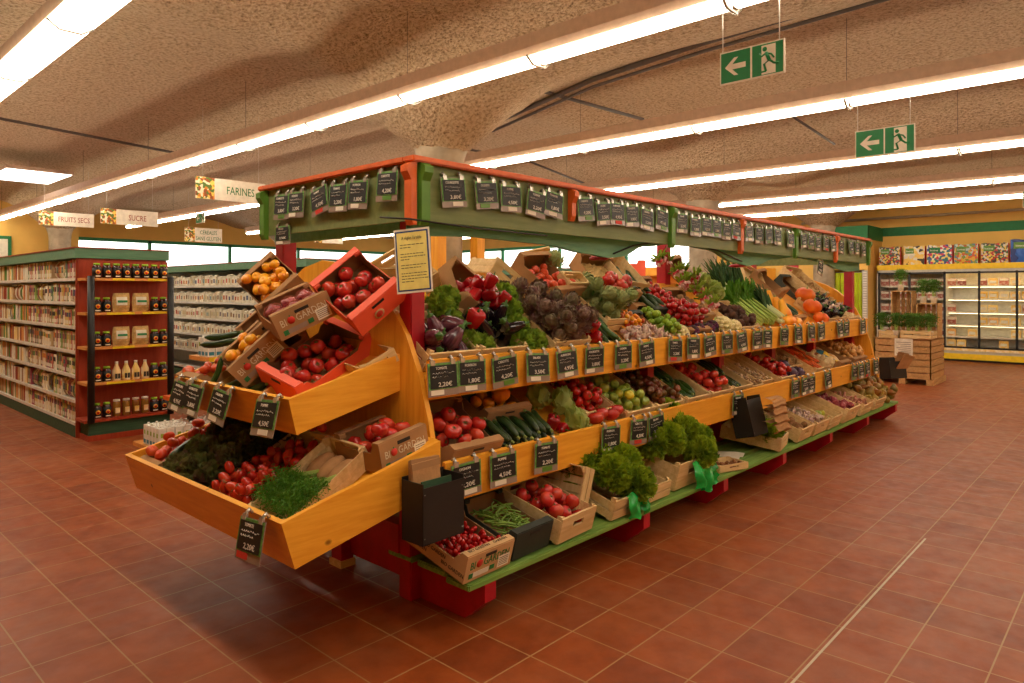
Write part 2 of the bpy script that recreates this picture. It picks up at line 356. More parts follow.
def obj(name, mesh, parent=None, M=None):
    o = bpy.data.objects.new(name, mesh.mesh(name) if isinstance(mesh, MB) else mesh); COL.objects.link(o)
    if parent: o.parent = parent
    if M is not None: o.matrix_local = M
    return o
def tag(o, label, cat, group=None, kind=None):
    o['label'] = label; o['category'] = cat
    if group: o['group'] = group
    if kind: o['kind'] = kind
    return o
def empty(name, M=None):
    o = bpy.data.objects.new(name, None); o.empty_display_size = 0.05; COL.objects.link(o)
    if M is not None: o.matrix_world = M
    return o
def struct(name, mb, kind='structure'):
    o = obj(name, mb); o['kind'] = kind; return o
def fr(o, ax=None, ay=None, az=None):
    """frame from an origin and two axes"""
    if ax is not None: ax = Vector(ax).normalized()
    if ay is not None: ay = Vector(ay).normalized()
    if az is None: az = ax.cross(ay).normalized(); ay = az.cross(ax)
    return Matrix(((ax.x, ay.x, az.x, o[0]), (ax.y, ay.y, az.y, o[1]), (ax.z, ay.z, az.z, o[2]), (0, 0, 0, 1)))
T = Matrix.Translation
def Rx(a): return Matrix.Rotation(R(a), 4, 'X')
def Ry(a): return Matrix.Rotation(R(a), 4, 'Y')
def Rz(a): return Matrix.Rotation(R(a), 4, 'Z')
def S(x, y=None, z=None):
    y = x if y is None else y; z = x if z is None else z
    return Matrix.Diagonal((x, y, z, 1))
TXT = {}
def text_mesh(body, size, mat, depth=0.0006, align='CENTER', squash=1.0):
    k = (body, size, mat, align, squash)
    if k in TXT: return TXT[k]
    cu = bpy.data.curves.new('txt', 'FONT'); cu.body = body; cu.size = size; cu.extrude = depth; cu.align_x = align; cu.resolution_u = 2
    o = bpy.data.objects.new('txt', cu); COL.objects.link(o)
    me = bpy.data.meshes.new_from_object(o.evaluated_get(bpy.context.evaluated_depsgraph_get()))
    bpy.data.objects.remove(o); bpy.data.curves.remove(cu); me.materials.clear(); me.materials.append(MATS[mat])
    me.transform(S(squash, 1, 1)); TXT[k] = me
    return me
def add_text(mb, body, size, mat, M, align='CENTER', squash=1.0):
    me = text_mesh(body, size, mat, align=align, squash=squash)
    mb.add([v.co[:] for v in me.vertices], [tuple(p.vertices) for p in me.polygons], mat, False, M)
FACE = fr((0, 0, 0), (1, 0, 0), (0, 0, 1))     # text written in X-Z, read from -Y

# ================================================================ the room
X0, X1, Y0, Y1 = -4.5, 19.4, -5.0, 24.0
mb = MB(); mb.add([(X0, Y0, 0), (X1 + .2, Y0, 0), (X1 + .2, Y1 + .2, 0), (X0, Y1 + .2, 0)], [(0, 1, 2, 3)], 'terracotta_tiles'); struct('floor', mb)
mb = MB(); mb.prism([(1.070, .0003), (1.081, .0003), (1.081, .0015), (1.070, .0015)], 2.0, 5.12, 'x', 'white_strip')
o = struct('trim_1', mb); o.location = (0, 0.01, 0)
CX_, CY_ = 5.4, 6.1
SKY = (99, 100, 99, 100)
def ceil_z(x, y):
    dx = min(abs(x - (CX_ + 6.4 * k)) for k in range(-2, 4)); dy = min(abs(y - (CY_ + 15 * k)) for k in range(-1, 3))
    z = 4.12 - .30 * math.exp(-(dx / .85) ** 2) - .16 * math.exp(-(dy / .6) ** 2)
    r = math.hypot(dx, dy * .9); z -= .62 * math.exp(-(r / .72) ** 1.5)
    z += .02 * noise.noise(Vector((x * 1.3, y * 1.3, 0)))
    return z
mb = MB(); NX, NY = 120, 146
def cf(u, v): x = X0 + u * (X1 - X0 + .1); y = Y0 + v * (Y1 - Y0 + .1); return (x, y, ceil_z(x, y))
vs = [cf(i / NX, j / NY) for j in range(NY + 1) for i in range(NX + 1)]; fs = []
for j in range(NY):
    for i in range(NX):
        a = j * (NX + 1) + i; cx, cy = vs[a][0] + .1, vs[a][1] + .1
        if SKY[0] < cx < SKY[1] and SKY[2] < cy < SKY[3]: continue
        fs.append((a, a + NX + 1, a + NX + 2, a + 1))
mb.add(vs, fs, 'sprayed_ceiling', True)
mb.box(X0 - .2, X1 + .3, Y0 - .2, Y1 + .2, 4.3, 4.4, 'concrete')
struct('ceiling', mb)
t = empty('ceiling_light_panel', T((3.45, 15.45, 3.74))); tag(t, 'flat bright rectangular light panel on the ceiling at the left edge', 'ceiling light')
obj('frame', MB().box(-.52, .52, -.80, .80, .0, .06, 'trunk_paint'), t); obj('diffuser', MB().box(-.50, .50, -.78, .78, -.012, 0, 'panel_light'), t); obj('rod', MB().tube([(0, 0, .06), (0, 0, .3)], .02, 'trunk_paint', 6), t)
# far wall (X = 19.4): yellow by the fridges, a band of windows beyond
mb = MB(); mb.box(X1, X1 + .2, Y0, 10.0, 0, 4.3, 'wall_yellow'); mb.box(X1, X1 + .2, 10.0, Y1, 0, 1.75, 'wall_yellow'); mb.box(X1, X1 + .2, 10.0, Y1, 3.25, 4.3, 'wall_yellow')
struct('wall_far', mb)
mb = MB(); mb.box(X1 - .012, X1 + .0, Y0, 5.08, 2.98, 3.2, 'band_green'); struct('trim_2', mb)
mb = MB(); mb.box(6.0, X1, Y1, Y1 + .2, 0, 1.75, 'wall_yellow'); mb.box(6.0, X1, Y1, Y1 + .2, 3.25, 4.3, 'wall_yellow'); struct('wall_left', mb)
mb = MB(); mb.box(X0, 4.0, 21.5, 21.7, 0, 4.3, 'wall_yellow'); mb.box(4.0, 5.6, 21.5, 21.7, 0, 4.3, 'wall_yellow'); mb.box(5.4, 6.0, 21.7, Y1 + .2, 0, 4.3, 'wall_yellow'); struct('wall_corner', mb)
mb = MB(); mb.box(X0 - .2, X0, Y0, 21.7, 0, 4.3, 'wall_yellow'); struct('wall_back', mb)
mb = MB(); mb.box(X0 - .2, X1 + .2, Y0 - .2, Y0, 0, 4.3, 'wall_yellow'); struct('wall_right', mb)
def window(n, fixed, a0, a1, axis, nm):
    mb = MB(); z0, z1 = 1.75, 3.25
    def B(p0, p1, q0, q1, m):
        if axis == 'y': mb.box(fixed, fixed + .1, p0, p1, q0, q1, m)
        else: mb.box(p0, p1, fixed, fixed + .1, q0, q1, m)
    B(a0, a1, z1 - .1, z1, 'frame_green'); B(a0, a1, z0, z0 + .08, 'frame_green')
    for k in range(nm + 1):
        c = a0 + (a1 - a0) * k / nm; B(max(a0, c - .045), min(a1, c + .045), z0, z1, 'frame_green')
    o = struct('window_%d' % n, mb)
    g = MB()
    if axis == 'y': g.box(fixed + .05, fixed + .06, a0, a1, z0, z1, 'clear_glass')
    else: g.box(a0, a1, fixed + .05, fixed + .06, z0, z1, 'clear_glass')
    obj('pane', g, o)
window(2, X1, 10.0, 24.0, 'y', 5); window(3, Y1, 6.0, 19.4, 'x', 5)
mb = MB(); mb.box(3.5, 4.42, 21.44, 21.5, 2.1, 3.0, 'band_green'); mb.box(3.58, 4.34, 21.43, 21.46, 2.18, 2.92, 'paper_white'); struct('window_4', mb)
# yellow block with doorway at the end of the fridges
mb = MB(); mb.box(18.2, X1, 5.9, 7.6, 0, 3.19, 'wall_yellow'); mb.box(18.2, X1, 5.08, 5.9, 2.12, 3.19, 'wall_yellow'); mb.box(18.2, X1, 5.08, 5.16, 0, 2.12, 'wall_yellow'); mb.box(18.9, X1, 5.08, 5.9, 0, 2.12, 'wall_yellow')
struct('wall_block', mb)
mb = MB(); mb.box(18.185, 18.2, 5.065, 7.6, 2.85, 3.19, 'band_green'); mb.box(18.185, X1, 5.065, 5.08, 2.85, 3.19, 'band_green'); struct('trim_3', mb)
t = empty('strip_curtain', T((18.3, 5.53, 0))); tag(t, 'lime green curtain hanging in the doorway beside the fridges', 'curtain')
for k in range(5):
    obj('curtain_fold', MB().grid(lambda u, v, k=k: (.02 * math.sin(u * 9 + k), -.33 + k * .135 + u * .125, .03 + v * 2.02), 8, 2, 'curtain_lime'), t)
obj('curtain_rail', MB().tube([(0, -.34, 2.06), (0, .36, 2.06)], .012, 'galvanised'), t)
mb = MB().box(18.17, 18.185, 5.08, 5.2, .6, 2.1, 'shelf_grey')
for k in range(24): mb.box(18.165, 18.172, 5.1, 5.18, .65 + k * .06, .68 + k * .06, 'white_metal')
tag(obj('perforated_panel', mb), 'tall narrow grey perforated strip between curtain and fridge', 'panel')
mb = MB().box(18.185, 18.199, 6.0, 6.2, 1.87, 2.11, 'sign_white'); mb.box(18.180, 18.186, 6.02, 6.1, 1.9, 2.08, 'ink_red'); mb.box(18.180, 18.186, 6.12, 6.17, 1.93, 2.0, 'ink_red')
tag(obj('fire_extinguisher_sign', mb), 'small red and white fire extinguisher sign on the yellow wall', 'sign')
# concrete columns
k = 0
for i in range(3):
    for j in range(2):
        x, y = CX_ + 6.4 * i, CY_ + 15 * j
        mb = MB().lathe([(.25, 0), (.25, 2.6), (.25, 2.95), (.27, 3.12), (.34, 3.32), (.45, 3.6)], 'concrete', 16, T((x, y, 0)))
        o = struct('column', mb)
# ceiling conduits and pipes
def conduit(pts, r, label):
    t = MB().tube(pts, r, 'pipe_grey' if pts[0][0] > 19 else 'conduit_grey', 6)
    return tag(obj('ceiling_conduit', t), label, 'pipe')
conduit([(-1, 11.9, 4.02), (2.3, 11.9, 4.02), (4.75, 11.9, 3.88), (4.9, 11.9, 3.8)], .022, 'thin dark conduit crossing the ceiling at the left')
conduit([(5.3, 5.2, 3.74), (6.2, 5.22, 3.92), (8.4, 5.25, 4.0)], .022, 'dark rod running across the ceiling right of the first column')
conduit([(6.6, 6.5, 3.8), (6.3, 4.6, 3.95), (6.2, 3.2, 4.0), (6.1, 1.4, 4.02)], .03, 'long grey pipe running overhead towards the nearer exit sign')
conduit([(6.62, 6.46, 3.72), (6.33, 4.6, 3.88), (6.24, 3.2, 3.93), (6.15, 1.4, 3.95)], .018, 'thinner pipe running just below the long grey ceiling pipe')
conduit([(7.4, 8.4, 3.95), (9.5, 8.4, 3.98), (11.3, 8.4, 3.75)], .02, 'thin dark conduit on the ceiling beyond the first column')
conduit([(9.0, 3.6, 4.0), (11.2, 3.6, 3.85)], .018, 'short thin conduit between the second and third light rows')
conduit([(19.15, -1, 3.42), (19.15, 7, 3.42)], .035, 'pale horizontal pipe along the yellow wall above the fridges')


# ================================================================ strip lights
body = MB(); body.prism([(-.05, 0.04), (.05, 0.04), (.08, .09), (.08, .19), (-.08, .19), (-.08, .09)], 0, 1.515, 'y', 'trunk_paint')
body_m = body.mesh('housing')
diff_m = MB().prism([(-.11, 0.01), (-.07, -.03), (.07, -.03), (.11, 0.01), (.05, .055), (-.05, .055)], .02, 1.49, 'y', 'tube_light').mesh('diffuser')
diff_w = diff_m.copy(); diff_w.materials[0] = MATS['wide_tube_light']
clipm = MB(); clipm.tube([(-.13, 0, .01), (-.06, 0, -.04), (.06, 0, -.04), (.13, 0, .01)], .012, 'clip_steel', 5); clip_m = clipm.mesh('clip')
ROWS = [(1.37, 'nearest row at top left'), (3.94, 'long row over the near stand end'), (6.75, 'row just beyond that'),
        (9.95, 'third row towards the fridges'), (13.1, 'fourth row towards the fridges'), (15.5, 'last row before the fridges')]
NTH = 'first second third fourth fifth sixth seventh eighth ninth tenth eleventh twelfth thirteenth fourteenth fifteenth sixteenth seventeenth'.split()
PH = {1.37: 0.55, 3.94: .305, 6.75: .5, 9.95: .2, 13.1: .3, 15.5: .1}
for x, nm in ROWS:
    ys = [PH.get(x, 0) - 4.515 + 1.515 * k for k in range(17)][0:(6 if x < 0 else 16 if x > 6 else 17)]
    for q, y in enumerate(ys):
        t = empty('strip_light', T((x, y, 3.31)))
        tag(t, 'white strip light, %s, %s from the near end' % (nm, NTH[q]), 'ceiling light', 'strip lights, ' + nm)
        obj('housing', body_m, t); obj('diffuser', diff_w if x == 1.37 else diff_m, t, S(1.2 if x == 1.37 else .5, 1, .8)); obj('clip', clip_m, t)
        if q % 2 == 0:
            h = ceil_z(x, y) - 3.31 - .19
            obj('hanger', MB().tube([(0, .02, .19), (0, .02, .19 + h)], .0025, 'conduit_grey', 4), t)

# ================================================================ the display stand
ST = empty('produce_display_stand', T((2.3, 3.5, 0)))
tag(ST, 'long tiered wooden produce stand with yellow shelves, crimson frame and green canopy', 'display stand')
def sp(name, mb, label=None):
    o = obj(name, mb, ST); o.matrix_local = T((-2.3, -3.5, 0))
    if label: o['label'] = label
    return o
FY, LY, UY = 2.335, 2.56, 2.68       # front edges of platform, lower and upper shelf
for (x, y) in ((2.33, 2.86), (2.33, 4.14), (5.97, 3.5), (9.45, 2.86), (9.45, 4.14)):
    sp('post', MB().box(x - .048, x + .048, y - .05, y + .05, 0.0, 2.2 if y == 3.5 else 2.0, 'crimson_paint', bev=.006))
for x in (4.75, 7.15, 8.35, 5.97): sp('post', MB().box(x - .045, x + .045, 2.9, 2.98, .2, 1.22, 'crimson_paint'), 'short crimson post between the shelves')
for x in (2.35, 3.75, 4.85, 5.97, 7.15, 8.35, 9.5):
    sp('foot', MB().prism([(FY + .005, .2), (FY + .005, .115), (2.48, 0), (2.92, 0), (2.98, .07), (4.1, .07), (4.16, 0), (4.5, 0), (4.64, .12), (4.64, .2)], x, x + .075, 'x', 'crimson_paint'))
sp('cross_beam', MB().box(2.27, 2.35, 2.9, 4.1, .23, .38, 'crimson_paint'))
sp('leg', MB().box(2.29, 2.37, 3.45, 3.55, .04, .23, 'crimson_paint').box(2.28, 2.38, 3.44, 3.56, 0, .04, 'crate_poplar'))
for y0, y1 in ((FY, 2.5), (2.545, 2.76), (2.8, 3.0)):
    sp('platform_plank', MB().box(2.24 if y0 < 2.54 else 2.28, 9.62, y0, y1, .2, .232, 'green_plank', bev=.006))
sp('back_panel', MB().box(2.42, 9.5, 2.99, 3.01, .232, .7, 'crimson_paint'))
sp('back_panel', MB().box(2.42, 9.5, 3.16, 3.18, .8, 1.3, 'crimson_paint'))
aU, aL = R(35), R(28)
def slab(y, z, a, ln, th=.02):
    c, s_ = math.cos(a), math.sin(a); return [(y, z), (y + ln * c, z + ln * s_), (y + ln * c + th * s_, z + ln * s_ - th * c), (y + th * s_, z - th * c)]
sp('lower_shelf', MB().prism(slab(LY + .02, .645, aL, .72), 2.286, 9.55, 'x', 'honey_wood'))
sp('upper_shelf', MB().prism(slab(UY + .02, 1.135, aU, .94), 2.286, 9.55, 'x', 'honey_wood'))
sp('lower_front_board', MB().prism([(LY - .012, .755), (LY + .012, .76), (LY + .025, .555), (LY + .003, .55)], 2.286, 9.6, 'x', 'honey_wood'))
sp('upper_front_board', MB().prism([(UY - .012, 1.25), (UY + .012, 1.255), (UY + .025, 1.055), (UY + .003, 1.05)], 2.286, 9.55, 'x', 'honey_wood'))
mir = lambda p: [(6.96 - a, b_) for a, b_ in p][::-1]
sp('lower_shelf', MB().prism(mir(slab(LY + .02, .645, aL, .72)), 2.286, 9.55, 'x', 'honey_wood')); sp('upper_shelf', MB().prism(mir(slab(UY + .02, 1.135, aU, .94)), 2.286, 9.55, 'x', 'honey_wood'))
sp('lower_front_board', MB().prism(mir([(LY - .012, .755), (LY + .012, .76), (LY + .025, .555), (LY + .003, .55)]), 2.286, 9.6, 'x', 'honey_wood')); sp('upper_front_board', MB().prism(mir([(UY - .012, 1.25), (UY + .012, 1.255), (UY + .025, 1.055), (UY + .003, 1.05)]), 2.286, 9.55, 'x', 'honey_wood'))
for y0, y1 in ((4.2, 4.42), (4.46, 4.625)): sp('platform_plank', MB().box(2.28, 9.62, y0, y1, .2, .232, 'green_plank'))
prof = [(2.545, .48), (2.585, .70), (2.64, .95), (2.72, 1.19), (2.82, 1.38), (2.94, 1.52), (3.05, 1.61), (3.2, 1.69), (3.4, 1.76), (3.6, 1.78), (3.8, 1.74), (3.95, 1.66), (4.06, 1.52), (4.16, 1.38), (4.26, 1.19), (4.34, .95), (4.42, .48)]
sp('end_panel', MB().prism(prof, 2.255, 2.285, 'x', 'honey_wood_z')); sp('end_panel', MB().prism(prof, 9.56, 9.60, 'x', 'honey_wood_z'))
# trays on the near end
def tray(xf, zf, y0, y1, xr, z_rt, z_rb, zfb, xfb):
    sp('tray_front_board', MB().prism([(xf, zf), (xf + .024, zf + .006), (xfb + .024, zfb + .004), (xfb, zfb)], y0, y1, 'y', 'honey_wood_y'))
    for y in (y0 - .024, y1): sp('tray_side_board', MB().prism([(xf, zf + .001), (xr, z_rt), (xr, z_rb), (xfb, zfb)], y, y + .024, 'y', 'honey_wood'))
    a = R(27); ln = (2.225 - xfb) / math.cos(a)
    sp('tray_floor', MB().prism([(xfb + .012, zfb + .012), (xfb + .03 + ln * math.cos(a), zfb + .02 + ln * math.sin(a)), (xfb + .04 + ln * math.cos(a), zfb + .0 + ln * math.sin(a)), (xfb + .02, zfb - .008)], y0, y1, 'y', 'honey_wood_y'))
tray(1.415, .672, 2.575, 4.26, 2.255, .872, .64, .475, 1.475)
tray(1.625, 1.11, 2.89, 4.10, 2.255, 1.275, 1.085, .945, 1.665)
# canopy
FZ0, FZ1 = 1.95, 2.235
sp('fascia_board', MB().box(2.20, 9.60, 2.68, 2.70, FZ0, FZ1, 'olive_board')); sp('fascia_board', MB().box(2.20, 2.22, 2.70, 4.18, FZ0, FZ1, 'olive_board')); sp('fascia_board', MB().box(9.58, 9.60, 2.70, 4.18, FZ0, FZ1, 'olive_board'))
sp('top_rail', MB().box(2.165, 9.63, 2.645, 2.73, FZ1, FZ1 + .03, 'rail_orange', bev=.006)); sp('top_rail', MB().box(2.165, 2.25, 2.731, 4.2, FZ1, FZ1 + .03, 'rail_orange', bev=.006)); sp('top_rail', MB().box(9.55, 9.63, 2.731, 4.2, FZ1, FZ1 + .03, 'rail_orange', bev=.006))
def low(x):
    pts = [(2.25, 1.885), (2.75, 1.90), (3.3, 1.89), (3.75, 1.85), (4.0, 1.83), (4.15, 1.84), (4.45, 1.93), (4.95, 1.975), (5.5, 1.95), (5.95, 1.86), (6.25, 1.835), (6.45, 1.85), (6.8, 1.91), (7.4, 1.955), (8.2, 1.93), (8.8, 1.86), (9.1, 1.84), (9.58, 1.86)]
    for (a, za), (b_, zb) in zip(pts, pts[1:]):
        if a <= x <= b_: u = (x - a) / (b_ - a); u = u * u * (3 - 2 * u); return za + (zb - za) * u
    return 1.86
n = 90; top = [(2.25 + 7.33 * i / n, 2.02) for i in range(n + 1)]; bot = [(x, low(x)) for x, _ in top]
mb = MB(); vs = []
for y in (2.775, 2.81):
    for (x, z) in top: vs.append((x, y, z))
    for (x, z) in bot: vs.append((x, y, z))
fs = []; N1 = n + 1
for i in range(n):
    fs += [(i, i + N1, i + 1 + N1, i + 1), (2 * N1 + i, 2 * N1 + i + 1, 3 * N1 + i + 1, 3 * N1 + i), (N1 + i, 3 * N1 + i, 3 * N1 + i + 1, N1 + i + 1), (i, i + 1, 2 * N1 + i + 1, 2 * N1 + i)]
mb.add(vs, fs, 'teal_board'); sp('arched_beam', mb)
sp('arched_beam', MB().box(2.275, 2.31, 2.9, 4.18, 1.905, 2.02, 'teal_board'))
sp('beam_cap', MB().lathe([(.05, 0), (.07, .012), (.05, .03)], 'crimson_paint', 12, T((4.0, 2.86, 1.815)))); sp('beam_cap', MB().lathe([(.05, 0), (.08, .012), (.05, .03)], 'crimson_paint', 12, T((6.2, 2.86, 1.82))))
def bracket(x, y, m, axis='x', ln=.31, w=.055):
    mb = MB(); p = [(-.022, 0), (-.058, -.02), (-.058, -.05), (-.034, -.09), (-.034, -ln + .03), (-.02, -ln), (0, -ln), (0, 0)]
    if axis == 'x': mb.prism([(y + a, FZ1 + b_) for a, b_ in p], x - w / 2, x + w / 2, 'x', m)
    else: mb.prism([(x + a, FZ1 + b_) for a, b_ in p], y - w / 2, y + w / 2, 'y', m)
    sp('bracket', mb, m.replace('rail_', '').replace('bracket_', '') + ' bracket on the canopy')
bracket(2.20, 2.69, 'rail_orange', 'y'); bracket(2.245, 2.68, 'bracket_green')
bracket(3.44, 2.68, 'rail_orange', ln=.2, w=.04); bracket(4.66, 2.68, 'bracket_green'); bracket(5.85, 2.68, 'rail_orange'); bracket(7.12, 2.68, 'bracket_green'); bracket(8.33, 2.68, 'rail_orange'); bracket(9.56, 2.68, 'bracket_green'); bracket(2.20, 4.15, 'bracket_green', 'y')
# black cables under the canopy
tag(obj('electric_cable', MB().tube([(2.30, 2.98, 1.99), (2.12, 2.85, 1.97), (2.12, 2.62, 1.945), (2.6, 2.66, 1.935), (3.2, 2.665, 1.93)], .005, 'black_plastic')), 'thin black cable drooping round the near corner of the canopy', 'cable')
tag(obj('electric_cable', MB().tube([(4.05, 2.77, 1.86), (4.3, 2.765, 1.93), (4.7, 2.765, 1.985), (5.1, 2.765, 1.985), (5.6, 2.765, 1.95), (6.1, 2.765, 1.87)], .006, 'black_plastic')), 'black cable following the second arch of the canopy beam', 'cable')

# ================================================================ chalk price cards
card_m = MB().box(-.072, .072, -.0015, .0015, -.165, 0, 'holder_strip').mesh('card_holder')
bord = MB().box(-.07, .07, -.0035, -.0015, -.131, -.003, 'tag_border').mesh('printed_border')
slate_m = MB().box(-.063, .063, -.005, -.0035, -.127, -.013, 'slate').mesh('slate_panel')
def chalk(k):
    r = random.Random(k); mb = MB()
    L1 = ['TOMATE', 'POIVRON', 'CAROTTE', 'SALADE', 'AUBERGINE', 'COURGETTE', 'OIGNON', 'POMME']
    add_text(mb, L1[k % 8], .019, 'chalk', T((-.01, -.0055, -.034)) @ FACE, squash=.7)
    for q in range(2):
        x = -.052
        while x < (.02 if q else .045):
            w = r.uniform(.006, .013); z = -.055 - q * .018 + r.uniform(-.002, .002)
            mb.tube([(x, -.0055, z), (x + w * .4, -.0055, z + r.uniform(.002, .008)), (x + w, -.0055, z + r.uniform(-.003, .003))], .0011, 'chalk', 3); x += w + .003
    add_text(mb, '%d,%02d€' % (r.choice([1, 2, 3, 4]), r.choice([50, 95, 20, 80])), .031, 'chalk', T((.006, -.0055, -.118)) @ FACE, squash=.9)
    return mb.mesh('chalk_writing')
chalks = [chalk(k) for k in range(8)]
clipw = MB().box(-.010, .010, -.006, .004, -.012, .012, 'clip_steel').tube([(0, .0, .01), (0, .012, .028), (0, .026, .014)], .0075, 'clip_steel', 5).mesh('clip')
strips = {c: MB().box(0, .06, -.004, -.0015, -.158, -.134, m).mesh('price_strip') for c, m in (('w', 'paper_white'), ('g', 'bracket_green'), ('r', 'ink_red'), ('y', 'yellow_label'))}
ntag = [0]
def price_card(M, label, cat='price card', group=None, strip=None, sx=1.42, sz=1.02):
    k = ntag[0]; ntag[0] += 1
    t = empty('price_card', M @ S(sx, 1.1, sz)); tag(t, label, cat, group)
    obj('card_holder', card_m, t); obj('printed_border', bord, t); sl = obj('slate_panel', slate_m, t); obj('chalk_writing', chalks[k % 8], sl)
    obj('clip', clipw, t, T((-.048, 0, 0))); obj('clip', clipw, t, T((.048, 0, 0)))
    s_ = strip or 'wwgwwwgwr'[k % 9]
    if s_ != '-': obj('price_strip', strips[s_], t, T(((k * 37 % 5) * .012 - .06 + (.0), 0, 0)))
    return t
rt = random.Random(3)
UPT = [('striped aubergines', .0), ('striped aubergines, right-hand one', 0), ('frisee lettuce and glossy aubergines', 0), ('pale frisee leaves', 0), ('purple artichokes', 0), ('red peppers and cucumbers', 0), ('garlic and mixed small tomatoes', 0), ('shallots and limes', 0), ('nearer cauliflower', 0), ('purple cauliflowers', 0), ('purple cauliflowers, right-hand card', 0), ('farther cauliflowers', 0), ('beetroots, left card', 0), ('beetroots, right card', 0), ('celery stalks, left card', 0), ('celery stalks, right card', 0), ('yellow squashes', 0), ('orange pumpkins', 0), ('smallest orange pumpkin', 0), ('wrapped aubergines', 0), ('far corner of the upper shelf', 0)]
UX = [2.36, 2.565, 2.815, 3.10, 3.37, 3.67, 4.00, 4.29, 4.70, 4.98, 5.25, 5.57, 5.84, 6.18, 6.41, 6.81, 7.17, 7.54, 7.84, 8.43, 8.68, 9.3]
UPT.insert(20, ('wrapped aubergines, one further right', 0))
for x, (nm, _) in zip(UX, UPT):
    price_card(T((x, UY - .026, 1.238)) @ Rx(rt.uniform(-6, 2)) @ Ry(rt.uniform(-5, 5)), 'price card on the upper yellow board under the ' + nm)
LX = [2.41, 2.68, 3.04, 3.68, 4.01, 4.22, 5.52, 6.78, 7.03, 7.2, 7.67, 8.58, 8.8, 9.05, 9.4]
LPT = ['big pink tomatoes', 'pile of courgettes, left card', 'yellow tomatoes and courgettes', 'ribbed tomatoes', 'green and yellow tomatoes', 'dark brown tomatoes', 'second batch of courgettes', 'mushroom crates', 'red cabbage, left card', 'red cabbage, right card', 'carrots', 'onions, first card', 'onions, second card', 'onions, third card', 'far end of the lower shelf']
for x, nm in zip(LX, LPT):
    price_card(T((x, LY - .026, .742)) @ Rx(rt.uniform(-5, 2)) @ Ry(rt.uniform(-4, 4)), 'price card on the lower yellow board under the ' + nm)
FX = [2.43, 2.67, 2.87, 3.10, 3.26, 3.56, 3.76, 3.92, 4.10, 4.30, 4.51, 4.80, 5.01, 5.20, 5.37, 5.56, 5.74, 5.99, 6.22, 6.42, 6.64, 6.96, 7.31, 7.52, 7.73, 7.99, 8.2, 8.5, 8.84, 9.07, 9.32]
for q, x in enumerate(FX):
    if q < 3: lab = ['first', 'second', 'third'][q] + ' chalk card right of the orange corner bracket, canopy long side'
    else: lab = 'chalk card on the long green canopy board, %s from the near corner' % (NTH[q] if q < 17 else 'eighteenth nineteenth twentieth twenty-first twenty-second twenty-third twenty-fourth twenty-fifth twenty-sixth twenty-seventh twenty-eighth twenty-ninth thirtieth thirty-first'.split()[q - 17])
    price_card(T((x, 2.655, 2.195 - (0.0 if q % 3 else .012))) @ Rx(rt.uniform(-4, 1)) @ Ry(rt.uniform(-7, 7)), lab, sx=1.2, sz=.92, group=None if q < 3 else 'canopy cards')
price_card(T((7.95, 2.70, 1.93)) @ Ry(14), 'single chalk card hanging low under the canopy board near its far end', strip='w', sx=1.15, sz=.95)
EY = [3.91, 3.74, 3.51, 3.30, 3.11, 2.86]; END = fr((0, 0, 0), (0, -1, 0), (1, 0, 0))
def endframe(x, y, z, roll=0, lean=0): return T((x, y, z)) @ Rz(-90) @ Rx(lean) @ Ry(roll)
for q, y in enumerate(EY):
    price_card(endframe(2.175, y, 2.19 + (.02 if q == 5 else 0), [3, 2, -12, 2, 4, 3][q], -2), 'chalk card on the short end of the canopy, %s from the left' % NTH[q], sx=1.2, sz=.94)
price_card(endframe(2.19, 3.93, 2.00, 0, 0), 'lone chalk card below the left end of the canopy above the red post', sx=1.2, sz=.7)
for q, (y, lb) in enumerate(((3.95, 'leftmost card on the upper end tray'), (3.77, 'second card from the left on the upper end tray'), (3.46, 'third card from the left on the upper end tray'), (3.0, 'card near the right corner of the upper end tray, below the orange box'))):
    price_card(endframe(1.60, y, 1.10, [4, 3, 5, -3][q], -14), 'black chalk ' + lb, strip='wwww'[q])
price_card(endframe(1.385, 2.72, .665, -4, -12), 'black chalk price card with red strip on the lower end tray', strip='r')
# yellow notice on the near corner
t = empty('notice_board', T((2.17, 2.67, 1.905)) @ Rz(-62) @ Ry(-5) @ Rx(-3)); tag(t, 'yellow printed notice with blue border hanging at the near canopy corner', 'notice')
obj('plastic_sleeve', MB().box(-.093, .093, -.002, .002, -.315, 0, 'paper_white'), t); obj('blue_border', MB().box(-.086, .086, -.003, -.002, -.305, -.01, 'ink_blue'), t); obj('yellow_sheet', MB().box(-.078, .078, -.005, -.003, -.298, -.018, 'paper_yellow'), t)
mb = MB(); add_text(mb, 'A régler / à table', .022, 'ink', T((0, -.0056, -.052)) @ FACE, squash=.7)
r = random.Random(5)
for gi, (z, nl) in enumerate(((-.08, 2), (-.125, 3), (-.18, 2), (-.22, 4))):
    for q in range(nl):
        x = -.062; zz = z - q * .0135; end = .06 if q < nl - 1 else r.uniform(-.02, .04)
        while x < end:
            w = r.uniform(.006, .02); mb.box(x, x + w, -.0056, -.005, zz, zz + .0035, 'ink'); x += w + .004
obj('printed_text', mb, t)

